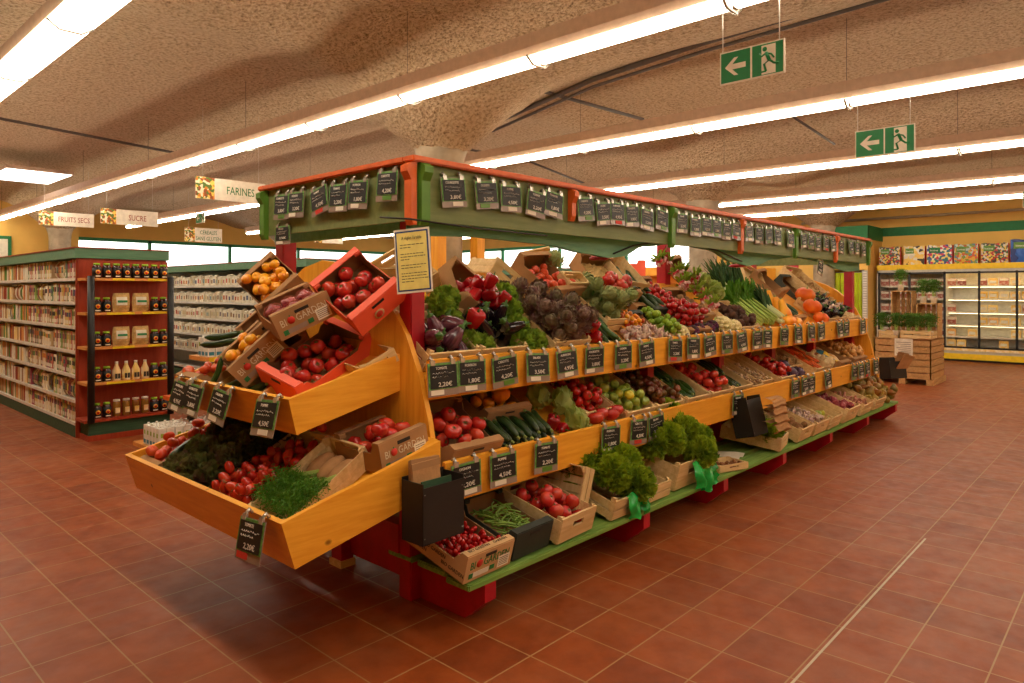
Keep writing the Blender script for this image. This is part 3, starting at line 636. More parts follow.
# ================================================================ produce: one prototype of each kind
PROTO = {}          # kind -> (mesh, [(part name, mesh)])
def sphereprof(r, h, n=7, flat=0.0):
    return [(max(.0005, r * math.sin(PI * i / n)), -h * math.cos(PI * i / n)) for i in range(n + 1)]
def calyx(r, z, m='stem_green', n=5):
    mb = MB()
    for k in range(n):
        a = 2 * PI * k / n; ca, sa = math.cos(a), math.sin(a)
        mb.add([(0, 0, z + .003), (ca * r * .5 - sa * r * .16, sa * r * .5 + ca * r * .16, z + .003), (ca * r, sa * r, z - .001), (ca * r * .5 + sa * r * .16, sa * r * .5 - ca * r * .16, z + .003)], [(0, 1, 2, 3)], m)
    mb.tube([(0, 0, z), (.002, 0, z + r * .5)], r * .1, m, 5); return mb
def tomato(mat, r, squash=.82, lobes=0, amp=0.0, seg=14):
    prof = [(.0005, -squash * r), (.45 * r, -.92 * squash * r), (.8 * r, -.6 * squash * r), (r, -.05 * squash * r), (.93 * r, .4 * squash * r), (.66 * r, .78 * squash * r), (.33 * r, .88 * squash * r), (.1 * r, .76 * squash * r), (.0005, .74 * squash * r)]
    return MB().lathe(prof, mat, seg, lobes=lobes, amp=amp)
def P(kind, main, parts=()):
    PROTO[kind] = (main.mesh(kind), [(n, p.mesh(n)) for n, p in parts])
for nm, mat, r, sq, lb, am, cal in (('round_tomato', 'tomato_red', .034, .85, 0, 0, 1), ('big_tomato', 'tomato_pink', .042, .85, 5, .025, 1), ('pink_tomato', 'tomato_pink', .042, .78, 7, .05, 1), ('orange_tomato', 'tomato_orange', .034, .8, 6, .04, 0),
                                ('yellow_tomato', 'tomato_yellow', .036, .85, 5, .02, 0), ('dark_tomato', 'tomato_dark', .031, .85, 0, 0, 0), ('green_tomato', 'tomato_green', .036, .85, 0, 0, 0), ('mixed_tomato', 'tomato_mix', .02, .9, 0, 0, 0), ('ribbed_tomato', 'tomato_pink', .055, .72, 8, .09, 1), ('yellow_ribbed_tomato', 'squash_yellow', .05, .72, 8, .09, 1)):
    P(nm, tomato(mat, r, sq, lb, am, 20 if lb else 14), [('calyx', calyx(r * .5, r * sq * .8))] if cal else [])
P('plum_tomato', MB().lathe(sphereprof(.025, .037, 8), 'tomato_plum', 12), [('calyx', calyx(.012, .036))])
P('cherry_tomato', MB().lathe(sphereprof(.0135, .02, 6), 'tomato_cherry', 9))
P('vine_tomato', tomato('tomato_cherry', .03, .85), [('calyx', calyx(.016, .021))])
P('lime', MB().lathe(sphereprof(.026, .028, 7), 'lime_skin', 10))
P('red_pepper', MB().lathe([(.0005, -.05), (.02, -.054), (.032, -.04), (.038, 0), (.042, .03), (.034, .046), (.014, .046), (.0005, .036)], 'pepper_red', 20, lobes=4, amp=.13), [('stem', MB().tube([(0, 0, .034), (.002, 0, .05), (.01, 0, .066)], .006, 'stem_green', 6))])
P('yellow_pepper', MB().lathe([(.0005, -.05), (.02, -.054), (.032, -.04), (.038, 0), (.042, .03), (.034, .046), (.014, .046), (.0005, .036)], 'pepper_yellow', 20, lobes=4, amp=.12), [('stem', MB().tube([(0, 0, .034), (.002, 0, .05), (.01, 0, .066)], .006, 'stem_green', 6))])
aub = [(.0005, -.085), (.022, -.08), (.036, -.055), (.04, -.025), (.034, .02), (.024, .055), (.018, .075), (.0005, .082)]
cap = lambda: calyx(.03, .07, 'stem_green').lathe([(.022, .058), (.018, .078), (.007, .084), (.006, .105), (.0005, .106)], 'stem_green', 8)
P('aubergine', MB().lathe(aub, 'aubergine_skin', 14), [('calyx', cap())])
P('striped_aubergine', MB().lathe([(r * 1.25, z * .85) for r, z in aub], 'aubergine_stripe', 14), [('calyx', cap())])
def cuke(mat, ln, r, bend, pale=True):
    pts = [(bend * math.sin(PI * i / 8) - bend / 2, 0, -ln / 2 + ln * i / 8) for i in range(9)]
    f = lambda u: r * max(.25, min(1, (1 - abs(2 * u - 1) ** 5)) ** .5)
    mb = MB().tube(pts, f, mat, 10)
    return mb, ([('cut_end', MB().tube([(-bend / 2, 0, ln / 2 - .004), (-bend / 2, 0, ln / 2 + .012)], r * .42, 'courgette_end', 7))] if pale else [])
for nm, mat, ln, r, bd in (('courgette', 'courgette_skin', .2, .021, .012), ('cucumber', 'cucumber_skin', .22, .02, .018), ('small_cucumber', 'cucumber_skin', .15, .018, .01)):
    a, b_ = cuke(mat, ln, r, bd); P(nm, a, b_)
def scaly(mat, r, n=60):
    mb = MB().lathe(sphereprof(r * .8, r * .85, 7), mat, 10); rr = random.Random(n)
    for k in range(n):
        t_ = (k + .5) / n; th = PI * (.08 + .84 * t_); ph = k * 2.399963
        d = Vector((math.sin(th) * math.cos(ph), math.sin(th) * math.sin(ph), -math.cos(th)))
        up = Vector((0, 0, 1)); e = (up - d * up.dot(d)).normalized() if abs(d.z) < .99 else Vector((1, 0, 0)); s_ = d.cross(e)
        w = r * .34; h = r * .5; c = d * r * .86
        a = [c - s_ * w * .7 - e * h * .4, c + s_ * w * .7 - e * h * .4, c + s_ * w * .8 + e * h * .2 + d * r * .2, c + e * h * .75 + d * r * .42, c - s_ * w * .8 + e * h * .2 + d * r * .2, c + d * r * .3 + e * h * .05]
        mb.add(a, [(0, 1, 5), (1, 2, 5), (2, 3, 5), (3, 4, 5), (4, 0, 5)], mat, False)
    return mb
for nm, mat in (('purple_artichoke', 'artichoke_purple'), ('green_artichoke', 'artichoke_green')):
    P(nm, scaly(mat, .052, 44), [('stem', MB().tube([(0, 0, -.045), (0, .004, -.09)], .009, 'stem_green', 7))])
def leafball(mat, r, n=26, ruff=.012, seed=1, flat=.8, open_=.5, size=1.0, core=True):
    rr = random.Random(seed); mb = MB()
    if core: mb.lathe(sphereprof(r * .55, r * .5 * flat), mat, 8)
    for k in range(n):
        t_ = (k + .5) / n; th = PI * (.12 + .62 * t_) ; ph = k * 2.399963 + rr.uniform(-.2, .2)
        d = Vector((math.sin(th) * math.cos(ph), math.sin(th) * math.sin(ph), math.cos(th) * flat))
        e = Vector((math.cos(th) * math.cos(ph), math.cos(th) * math.sin(ph), -math.sin(th))); s_ = Vector((-math.sin(ph), math.cos(ph), 0))
        L_ = r * rr.uniform(.75, 1.1) * size; W_ = r * rr.uniform(.45, .65) * size; p0 = rr.uniform(0, 6)
        def fn(u, v, d=d, e=e, s_=s_, L_=L_, W_=W_, p0=p0):
            x = (u - .5) * 2; w = W_ * math.sin(PI * min(.97, .15 + .72 * v)); rf = ruff * v * math.sin(9 * u + p0) + ruff * .8 * math.cos(13 * v * x + p0) * abs(x)
            out = d * (r * (.45 + .5 * v) + rf * 1.4) + (e * -1) * (L_ * (v - .6) * .6) * (1 - open_) + d * open_ * L_ * v * .35
            return out + s_ * x * w + e * rf * 1.2
        mb.grid(fn, 6, 4, mat)
    return mb
def frillball(mat, r, n, seed, flat=.85, w=.034, deep=.011, nu=7):
    rr = random.Random(seed); mb = MB().lathe(sphereprof(r * .62, r * .6 * flat), mat, 8)
    for k in range(n):
        t_ = (k + .5) / n; th = PI * .74 * t_ ** .8; ph = k * 2.399963 + rr.uniform(-.2, .2)
        d = Vector((math.sin(th) * math.cos(ph), math.sin(th) * math.sin(ph), math.cos(th) * flat)).normalized()
        tw = rr.uniform(0, PI); e = d.cross(Vector((.3, .2, .93))).normalized(); g = d.cross(e); s_ = e * math.cos(tw) + g * math.sin(tw); q_ = d.cross(s_)
        ww = w * rr.uniform(.8, 1.3); p0 = rr.uniform(0, 6); hh = r * rr.uniform(.32, .5); ff = Vector((1, 1, flat))
        def fn(u, v): 
            c = d * (r * .58 + hh * v); c = Vector((c.x, c.y, c.z * 1.0))
            return c + s_ * ((u - .5) * 2 * ww * (.35 + .65 * v)) + q_ * (deep * (.2 + v) * math.sin(11 * u + p0) + deep * .6 * v * math.sin(23 * u + p0 * 2)) + d * (deep * .5 * v * math.cos(17 * u + p0))
        mb.grid(fn, nu, 3, mat, smooth=False)
    return mb
P('curly_lettuce', frillball('lettuce_leaf', .115, 120, 3))
P('dark_lettuce', frillball('lettuce_dark', .105, 80, 4, .7, .045, .014, 6))
P('frisee', frillball('frisee_leaf', .085, 110, 5, .75, .014, .012, 5))
P('round_cabbage', leafball('cabbage_leaf', .07, 14, .004, 6, .95, .05, 1.3))
pc = leafball('cabbage_leaf', .062, 14, .004, 7, .95, .05, 1.3); PROTO['pointed_cabbage'] = (pc.mesh('pointed_cabbage'), []); PROTO['pointed_cabbage'][0].transform(S(1, 1, 1.7))
P('red_cabbage', MB().lathe(sphereprof(.06, .055, 9), 'cabbage_red', 14), [('outer_leaf', leafball('cabbage_red', .062, 7, .004, 8, .9, .05, 1.4, core=False))])
def curd(mat, r, seed):
    rr = random.Random(seed); mb = MB()
    for k in range(34):
        t_ = (k + .5) / 34; th = PI * .6 * t_; ph = k * 2.399963
        c = Vector((math.sin(th) * math.cos(ph), math.sin(th) * math.sin(ph), math.cos(th))) * r * .78
        mb.lathe(sphereprof(r * .27, r * .25, 5), mat, 7, T(c))
    mb.lathe(sphereprof(r * .75, r * .7, 6), mat, 10); return mb
P('cauliflower', curd('cauli_curd', .065, 2), [('outer_leaf', leafball('cabbage_leaf', .062, 9, .006, 9, -.7, .3, 1.1, core=False))])
P('purple_cauliflower', curd('cauli_purple', .055, 3), [('outer_leaf', leafball('lettuce_dark', .055, 12, .01, 10, -.3, .5, 1.2, core=False))])
def bunch_leaves(mb, mat, n, r, h, w, seed, spread=.5, ruf=.006):
    rr = random.Random(seed)
    for k in range(n):
        a = rr.uniform(0, 2 * PI); q = r * math.sqrt(rr.random()); tilt = spread * q / r; hh = h * rr.uniform(.6, 1.05); ww = w * rr.uniform(.7, 1.2); tw = rr.uniform(0, PI)
        b0 = Vector((q * .3 * math.cos(a), q * .3 * math.sin(a), 0)); dr = Vector((math.cos(a) * tilt, math.sin(a) * tilt, 1)).normalized(); sd = Vector((math.cos(tw), math.sin(tw), 0)); p0 = rr.uniform(0, 6)
        def fn(u, v): return b0 + dr * hh * v + sd * (u - .5) * ww * math.sin(PI * (.12 + .8 * v)) + dr.cross(sd) * (ruf * math.sin(9 * v + 5 * u + p0)) + Vector((math.cos(a), math.sin(a), -.6)) * (v * v * hh * .25 * spread)
        mb.grid(fn, 3, 5, mat)
    return mb
def herb(mat, seed, n=46, r=.05, h=.17, ls=1.0):
    rr = random.Random(seed); mb = MB()
    for k in range(18):
        a = rr.uniform(0, 2 * PI); mb.tube([(0.008 * math.cos(a), .008 * math.sin(a), -h * .5), (r * .35 * math.cos(a), r * .35 * math.sin(a), h * .6)], .002, 'celery_stalk', 4)
    for k in range(n * 3):
        a = rr.uniform(0, 2 * PI); q = r * rr.uniform(.1, 1.1); z = h * rr.uniform(.3, 1.05); c = Vector((q * math.cos(a), q * math.sin(a), z)); s_ = rr.uniform(.009, .016) * ls
        d = Vector((rr.uniform(-1, 1), rr.uniform(-1, 1), rr.uniform(-.3, 1))).normalized(); e = d.cross(Vector((0, 0, 1))).normalized(); g = d.cross(e)
        for q_ in range(3):
            aa = q_ * 2.1; dd = e * math.cos(aa) + g * math.sin(aa); nn = e * math.cos(aa + .5) + g * math.sin(aa + .5)
            mb.add([c, c + dd * s_ * 1.2, c + (dd + nn) * s_ * .9 + d * s_ * .3, c + nn * s_ * .9], [(0, 1, 2, 3)], mat)
    return mb
P('parsley_bunch', herb('parsley_leaf', 2)); P('leafy_herb', herb('herb_leaf', 3, 40, .06, .17))
mb = MB()
for k in range(10):
    a = k * 2.4; q = .016 * math.sqrt(k / 3); mb.tube([(q * math.cos(a), q * math.sin(a), -.16), (q * 1.3 * math.cos(a), q * 1.3 * math.sin(a), .12)], .009, 'celery_stalk', 6)
P('celery', mb, [('foliage', bunch_leaves(MB(), 'parsley_leaf', 60, .06, .2, .035, 5, .9, .01))]); PROTO['celery'][1][0][1].transform(T((0, 0, .08)))
mb = MB().tube([(0, 0, -.2), (0, 0, -.1), (0, 0, 0)], lambda u: .02 - .004 * u, 'leek_white', 9); mb.tube([(0, 0, -.21), (0, 0, -.2)], .015, 'straw', 7)
P('leek', mb, [('foliage', bunch_leaves(MB(), 'leek_leaf', 12, .03, .26, .04, 6, .5, .004))]); PROTO['leek'][1][0][1].transform(T((0, 0, -.02)))
mb = MB(); rr = random.Random(4)
for k in range(26):
    a = k * 2.4; q = .045 * math.sqrt((k + .3) / 26); mb.lathe(sphereprof(.012, .02, 6), 'radish_skin', 8, T((q * math.cos(a), q * math.sin(a), rr.uniform(-.02, .02))) @ Rx(rr.uniform(-40, 40)) @ Ry(rr.uniform(-40, 40)))
P('radish_bunch', mb, [('foliage', bunch_leaves(MB(), 'frisee_leaf', 20, .04, .11, .032, 9, 1.0, .01))])
P('potato', MB().lathe(sphereprof(.028, .038, 7), 'potato_skin', 10, lobes=2, amp=.08)); P('beetroot', tomato('beet_skin', .037, .9)); P('onion', MB().lathe([(.0005, -.03), (.02, -.028), (.034, -.01), (.034, .008), (.02, .027), (.006, .038), (.004, .05), (.0005, .051)], 'onion_skin', 12))
P('red_onion', MB().lathe([(.0005, -.03), (.02, -.028), (.034, -.01), (.034, .008), (.02, .027), (.006, .038), (.0005, .045)], 'red_onion_skin', 12))
P('garlic_bulb', MB().lathe([(.0005, -.016), (.018, -.015), (.024, -.002), (.018, .012), (.006, .022), (.004, .04), (.0005, .041)], 'garlic_skin', 16, lobes=8, amp=.06)); P('shallot', MB().lathe(sphereprof(.016, .026, 6), 'shallot_skin', 8))
P('ginger_root', MB().lathe(sphereprof(.018, .045, 8), 'ginger_skin', 9, lobes=3, amp=.2).lathe(sphereprof(.014, .026, 6), 'ginger_skin', 8, T((.02, 0, .01)) @ Ry(60)))
P('carrot', MB().tube([(0, 0, -.09), (0, 0, -.02), (0, 0, .06), (0, 0, .075)], lambda u: .003 + .013 * min(1, u * 1.3) if u < .97 else .006, 'carrot_skin', 8), [('stem', MB().tube([(0, 0, .072), (0, 0, .088)], .004, 'stem_green', 5))])
P('parsnip', MB().tube([(0, 0, -.1), (0, 0, -.03), (0, 0, .04), (0, 0, .06)], lambda u: .004 + .028 * min(1, u * 1.2) if u < .97 else .016, 'parsnip_skin', 9))
pump = lambda mat, r: MB().lathe([(.0005, -.72 * r), (.5 * r, -.7 * r), (.88 * r, -.4 * r), (r, 0), (.88 * r, .42 * r), (.5 * r, .72 * r), (.16 * r, .66 * r), (.0005, .6 * r)], mat, 32, lobes=9, amp=.05)
for nm, mat, r in (('orange_pumpkin', 'pumpkin_skin', .09), ('yellow_squash', 'squash_yellow', .07)):
    P(nm, pump(mat, r), [('stem', MB().tube([(0, 0, r * .6), (.004, 0, r * .85), (.012, 0, r * .98)], r * .1, 'stem_pale', 6, r1=r * .07))])
P('butternut', MB().lathe([(.0005, -.1), (.04, -.095), (.058, -.06), (.055, -.02), (.036, .02), (.03, .06), (.024, .09), (.0005, .095)], 'squash_yellow', 14), [('stem', MB().tube([(0, 0, .09), (0, 0, .11)], .008, 'stem_pale', 6))])
P('gourd', MB().lathe([(.0005, -.05), (.035, -.045), (.05, -.015), (.044, .02), (.024, .045), (.016, .07), (.0005, .075)], 'gourd_skin', 18, lobes=8, amp=.06))
P('green_bean', MB().tube([(-.004, 0, -.055), (.004, 0, -.02), (.005, 0, .02), (-.004, 0, .055)], .0038, 'bean_skin', 5))
P('mushroom', MB().lathe([(.0005, .012), (.014, .01), (.02, .0), (.016, -.004), (.0005, -.004)], 'mushroom_skin', 10), [('stem', MB().tube([(0, 0, -.004), (0, .001, -.022)], .006, 'parsnip_skin', 7))])
P('walnut', MB().lathe(sphereprof(.015, .018, 6), 'nut_shell', 9, lobes=2, amp=.06))
P('netted_onions', MB().lathe(sphereprof(.055, .075, 9), 'red_onion_skin', 14, lobes=5, amp=.12), [('net', MB().lathe([(.058 * math.sin(PI * i / 9) + .001, -.077 * math.cos(PI * i / 9)) for i in range(10)], 'net_red', 14, lobes=5, amp=.12))])
# the net part is a real mesh of cords
mb = MB()
for k in range(10):
    a = 2 * PI * k / 10
    for sgn in (1, -1): mb.tube([(.06 * math.sin(PI * i / 8) * math.cos(a + sgn * i * .3) * (1.08), .06 * math.sin(PI * i / 8) * math.sin(a + sgn * i * .3) * 1.08, -.08 * math.cos(PI * i / 8)) for i in range(9)], .0014, 'net_red', 3)
PROTO['netted_onions'] = (PROTO['netted_onions'][0], [('net', mb.mesh('net'))])
P('plastic_bag_pack', MB().grid(lambda u, v: ((u - .5) * .14, (v - .5) * .2, .04 * math.sin(PI * u) * math.sin(PI * v) + .004 * math.sin(20 * u) * math.sin(17 * v)), 12, 12, 'carton_blue').grid(lambda u, v: ((u - .5) * .1, -.05 + (v - .5) * .09, .006 + .04 * math.sin(PI * (u * .7 + .15)) * math.sin(PI * (v * .5 + .05))), 6, 6, 'yellow_label'))
P('yellow_bag_pack', MB().grid(lambda u, v: ((u - .5) * .14, (v - .5) * .2, .04 * math.sin(PI * u) * math.sin(PI * v) + .004 * math.sin(20 * u) * math.sin(17 * v)), 12, 12, 'cheese_pack'))

def put(kind, M, label, cat, group=None, sc=1.0, name=None):
    me, parts = PROTO[kind]
    o = bpy.data.objects.new(name or kind, me); COL.objects.link(o); o.matrix_world = M @ S(sc)
    o['label'] = label; o['category'] = cat
    if group: o['group'] = group
    for n, pm in parts:
        c = bpy.data.objects.new(n, pm); COL.objects.link(c); c.parent = o
    return o
RP = random.Random(11)
def rotr(): return Rz(RP.uniform(0, 360)) @ Rx(RP.uniform(-70, 70)) @ Ry(RP.uniform(-70, 70))
def pile(F, kind, n, rect, r, label, cat, base=0.0, up=False, front=.22, group=None, tilt=70, layers=3):
    """drop n round pieces of radius r into a rectangle of frame F"""
    pts = []; x0, x1, y0, y1 = rect; out = []
    x0 += r; x1 -= r; y0 += r; y1 -= r
    if x1 < x0: x0 = x1 = (x0 + x1) / 2
    if y1 < y0: y0 = y1 = (y0 + y1) / 2
    for k in range(n):
        best = None
        for q in range(40):
            x = RP.uniform(x0, x1); y = RP.uniform(y0, y1); z = base + r
            for (a, b_, c) in pts:
                d2 = (a - x) ** 2 + (b_ - y) ** 2
                if d2 < 4 * r * r: z = max(z, c + math.sqrt(4 * r * r - d2) * .92)
            s_ = z + front * (y - y0)
            if best is None or s_ < best[0]: best = (s_, x, y, z)
        _, x, y, z = best; pts.append((x, y, z))
        rot = Rz(RP.uniform(0, 360)) @ Rx(RP.uniform(-tilt, tilt))
        out.append(put(kind, F @ T((x, y, z)) @ rot, label, cat, group or label[:60], RP.uniform(.92, 1.06)))
    return out
def logs(F, kind, n, rect, r, ln, label, cat, base=0.0, along='y', jit=8, group=None, front=0.0):
    """stack long pieces side by side; 'along' = which way they lie"""
    x0, x1, y0, y1 = rect; pts = []
    if along == 'x': x0, x1, y0, y1 = rect[2], rect[3], rect[0], rect[1]
    slack = max(0, (y1 - y0 - ln) / 2); ym = (y0 + y1) / 2
    for k in range(n):
        best = None
        for q in range(24):
            x = RP.uniform(x0 + r, max(x0 + r, x1 - r)); yy = ym + RP.uniform(-slack, slack); z = base + r
            for (a, c, y_) in pts:
                if abs(a - x) < 2 * r and abs(y_ - yy) < ln * .9: z = max(z, c + math.sqrt(4 * r * r - (a - x) ** 2) * .95)
            s_ = z + front * (x if along == 'x' else yy)
            if best is None or s_ < best[0]: best = (s_, x, z, yy)
        _, x, z, yy = best; pts.append((x, z, yy))
        j = RP.uniform(-jit, jit)
        if along == 'y': M = T((x, yy, z)) @ Rz(j) @ Rx(-90 if RP.random() < .5 else 90)
        else: M = T((yy, x, z)) @ Rz(j) @ Ry(90 if RP.random() < .5 else -90)
        put(kind, F @ M @ Rz(RP.uniform(0, 360)), label, cat, group or label[:60], RP.uniform(.92, 1.06))

# ---------------------------------------------------------------- crates and cartons
CR = {}
def crate_parts(kind, W, L, H):
    k = (kind, round(W, 3), round(L, 3), round(H, 3))
    if k in CR: return CR[k]
    ps = []; t = .006; w2, l2 = W / 2, L / 2
    if kind.startswith('wood'):
        m = 'crate_poplar'
        mb = MB(); n = 5
        for q in range(n): a = -w2 + W * q / n + .004; mb.box(a, a + W / n - .008, -l2, l2, 0, .005, m)
        for y in (-l2 + .02, 0, l2 - .02): mb.box(-w2, w2, y - .015, y + .015, -.004, 0, m)
        ps.append(('floor', mb))
        for s_ in (-1, 1):
            mb = MB(); x0, x1 = (s_ * w2 - t / 2, s_ * w2 + t / 2); nb = 2 if H < .16 else 3; hb = H / nb
            for q in range(nb): mb.box(x0, x1, -l2, l2, .004 + q * hb, .004 + q * hb + hb * (.8 if kind == 'wood' else .97), m)
            ps.append(('side_panel', mb))
        for s_ in (-1, 1):
            mb = MB(); y0, y1 = (s_ * l2 - t, s_ * l2 + t)
            if kind == 'wood': 
                mb.box(-w2, w2, y0, y1, .004, H * .48, m); mb.box(-w2, w2, y0, y1, H * .6, H * 1.06, m)
            else:
                mb.box(-w2, w2, y0, y1, .004, H * .55, m); mb.box(-w2, -.05, y0, y1, H * .55, H * .8, m); mb.box(.05, w2, y0, y1, H * .55, H * .8, m); mb.box(-w2, w2, y0, y1, H * .8, H * 1.12, m)
            ps.append(('end_panel', mb))
        for sx in (-1, 1):
            for sy in (-1, 1):
                cx, cy = sx * (w2 - .004), sy * (l2 - .007); mb = MB().prism([(cx, cy), (cx - sx * .028, cy), (cx, cy - sy * .028)], .004, H * 1.16, 'z', m); ps.append(('corner_post', mb))
    else:
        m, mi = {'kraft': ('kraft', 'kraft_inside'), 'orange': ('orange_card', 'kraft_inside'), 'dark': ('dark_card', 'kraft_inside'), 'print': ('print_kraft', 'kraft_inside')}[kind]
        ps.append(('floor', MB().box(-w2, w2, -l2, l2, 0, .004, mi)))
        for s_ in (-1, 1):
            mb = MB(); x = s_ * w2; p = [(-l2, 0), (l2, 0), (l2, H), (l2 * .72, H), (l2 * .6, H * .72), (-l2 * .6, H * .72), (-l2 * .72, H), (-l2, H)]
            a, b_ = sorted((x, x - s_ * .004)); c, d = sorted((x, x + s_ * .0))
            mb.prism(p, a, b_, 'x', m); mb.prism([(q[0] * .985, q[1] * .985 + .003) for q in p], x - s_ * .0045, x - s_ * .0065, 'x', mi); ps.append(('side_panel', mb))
        for s_ in (-1, 1):
            mb = MB(); y = s_ * l2
            mb.box(-w2, w2, y - .003, y + .003, 0, H * 1.12, m); mb.box(-w2 + .006, w2 - .006, *sorted((y - s_ * .004, y - s_ * .006)), .004, H * 1.1, mi)
            mb.box(-w2, w2, *sorted((y, y - s_ * .042)), H * 1.12, H * 1.12 + .006, m)
            mb.box(-.038, .038, *sorted((y + s_ * .0031, y + s_ * .0045)), H * .86, H * .99, 'black_plastic')  # handle hole isn't cut: black patch paints the shade inside it
            mb.box(-w2, -w2 + .035, *sorted((y, y - s_ * .05)), H * .98, H * 1.12, m); mb.box(w2 - .035, w2, *sorted((y, y - s_ * .05)), H * .98, H * 1.12, m)
            ps.append(('end_panel', mb))
    CR[k] = [(n, mb.mesh(n)) for n, mb in ps]; return CR[k]
def crate(kind, M, W, L, H, label, group=None, cat=None, logo=False, plain_logo=False):
    nm = 'wooden_crate' if kind.startswith('wood') else 'cardboard_carton'
    t = empty(nm, M); tag(t, label, cat or ('crate' if kind.startswith('wood') else 'box'), group)
    fp = t
    for n, me in crate_parts(kind, W, L, H):
        q = obj(n, me, t)
        if n == 'end_panel' and fp is t: fp = q
    if logo:
        s = W / .3; mb = MB(); y = -L / 2 - .0045
        ink = 'ink_white' if kind == 'kraft' else 'ink_green'
        add_text(mb, 'BI', .052 * s, ink, T((-.108 * s, y, H * .52)) @ FACE, squash=.8); add_text(mb, 'GARDEN', .052 * s, ink, T((.042 * s, y, H * .52)) @ FACE, squash=.8)
        mb.lathe([(.0005, 0), (.019 * s, 0), (.019 * s, .0014), (.0005, .0014)], 'ink_red', 14, T((-.067 * s, y + .0008, H * .52 + .018 * s)) @ Rx(90)); mb.box(-.070 * s, -.064 * s, y - .001, y, H * .52 + .036 * s, H * .52 + .044 * s, 'ink_green')
        mb.box(-.12 * s, .0, y, y + .001, H * .14, H * .36, 'holder_strip' if kind == 'kraft' else 'paper_white'); mb.box(-.125 * s, -.1 * s, y - .001, y, H * .14, H * .36, 'ink_green'); mb.box(.005 * s, .035 * s, y - .001, y, H * .18, H * .38, 'ink_green'); mb.box(.055 * s, .13 * s, y - .0015, y, H * .12, H * .62, 'paper_white')
        for q in range(5): mb.box(.062 * s, .12 * s, y - .0022, y - .0015, H * (.2 + q * .08), H * (.22 + q * .08), 'ink')
        obj('printed_front', mb, fp)
        if kind == 'print':
            mb = MB(); add_text(mb, 'BIO GARDEN    GARDEN', .022 * s, 'ink', T((0, -L / 2 + .02, H * 1.12 + .0065)) ); obj('printed_flap', mb, t)
            mb = MB(); ML = fr((-W / 2 - .0008, 0, H * .3), (0, -1, 0), (0, 0, 1))
            for q in range(3): add_text(mb, 'BIO GARDEN', .026, 'ink', ML @ T((-.13 + q * .13, (q % 2) * .03 - .01, 0)))
            obj('printed_side', mb, t)
    return t

# ================================================================ crates and produce on the stand
def shelf_frame(x, s, which):
    y0, z0, a = {'U': (UY + .075, 1.174, 35), 'L': (LY + .06, .672, 28)}[which]
    return T((x, y0 + s * math.cos(R(a)), z0 + s * math.sin(R(a)))) @ Rx(a)
def onU(x, s=0, lift=0, tilt=0, rz=0):
    if 3.8 < x < 7.95: x -= .08 * (x - 3.8)
    return shelf_frame(x, s, 'U') @ T((0, 0, lift)) @ Rz(rz) @ Rx(tilt)
def onL(x, s=0, lift=0, tilt=0, rz=0): return shelf_frame(x, s, 'L') @ T((0, 0, lift)) @ Rz(rz) @ Rx(tilt)
def inside(W, L): return (-W / 2 + .01, W / 2 - .01, -L / 2 + .012, L / 2 - .012)

# ---- upper shelf, from the near end to the far end
M = onU(2.50, .20); crate('wood', M, .36, .36, .11, 'wooden crate of striped aubergines at the near end of the upper shelf')
pile(M, 'striped_aubergine', 12, (-.17, .17, -.16, .16), .05, 'plump striped purple aubergine in the nearest crate of the upper shelf', 'aubergine', .01)
M = onU(2.50, .60, .0); crate('wood', M, .30, .36, .13, 'wooden crate of yellow peppers behind the striped aubergines')
pile(M, 'yellow_pepper', 13, inside(.30, .36), .042, 'yellow pepper in the crate behind the canopy corner post', 'pepper', .01)
M = onU(2.90, .22); crate('wood', M, .38, .38, .10, 'wooden crate under the black aubergines on the upper shelf')
pile(M, 'aubergine', 17, (-.17, .20, -.12, .2), .045, 'glossy black aubergine heaped beside the striped ones', 'aubergine', .02)
put('red_pepper', onU(2.74, .20, .19) @ Rz(40), 'single red pepper lying on the black aubergines', 'pepper', sc=1.15)
for k, (x, s, l) in enumerate(((2.66, .40, .12), (2.72, .14, .05), (2.76, .48, .12), (2.66, .30, .09), (2.80, .12, .04))):
    put('frisee', onU(x, s, l), 'curly green frisee leaves between the aubergine crates', 'lettuce', 'frisee between the aubergines', 1.05)
for k, (x, s, l) in enumerate(((3.14, .11, .04), (3.16, .22, .08), (3.18, .34, .12), (3.22, .46, .15), (3.26, .12, .04))):
    put('frisee', onU(x, s, l), 'bright green frisee lettuce between black aubergines and artichokes', 'lettuce', 'frisee by the artichokes', 1.1)
M = fr((3.00, 3.22, 1.53), (.80, -.02, -.50), (.35, .70, .62)); crate('kraft', M, .30, .42, .13, 'brown carton of red peppers tipped up behind the black aubergines')
pile(M, 'red_pepper', 20, (-.14, .14, -.2, .17), .043, 'shiny red pepper in the tipped brown carton', 'pepper', .005, front=.9)
M = fr((2.80, 3.50, 1.66), (.75, -.3, .5), (-.05, .8, .5)); crate('wood_solid', M, .30, .36, .11, 'empty wooden crate leaning behind the carton of red peppers')
M = fr((3.60, 3.55, 1.66), (.80, -.15, -.55), (.1, .95, .1)); crate('wood_solid', M, .26, .34, .12, 'pale empty crate standing on edge behind the artichokes')
M = onU(3.98, .74, .05, 4, 6); crate('kraft', M, .36, .44, .13, 'brown carton of orange tomatoes behind the purple artichokes')
pile(M, 'orange_tomato', 20, inside(.36, .40), .036, 'orange red tomato in the carton behind the purple artichokes', 'tomato', .02)
crate('wood', onU(3.55, .25), .36, .42, .10, 'wooden crate almost hidden under the purple artichokes')
pile(onU(3.52, .33), 'purple_artichoke', 34, (-.2, .22, -.30, .34), .052, 'purple grey artichoke in the big heap on the upper shelf', 'artichoke', .05)
pile(onU(3.86, .15), 'red_pepper', 5, (-.06, .05, -.10, .16), .04, 'red pepper squeezed between artichokes and cucumbers', 'pepper', .03)
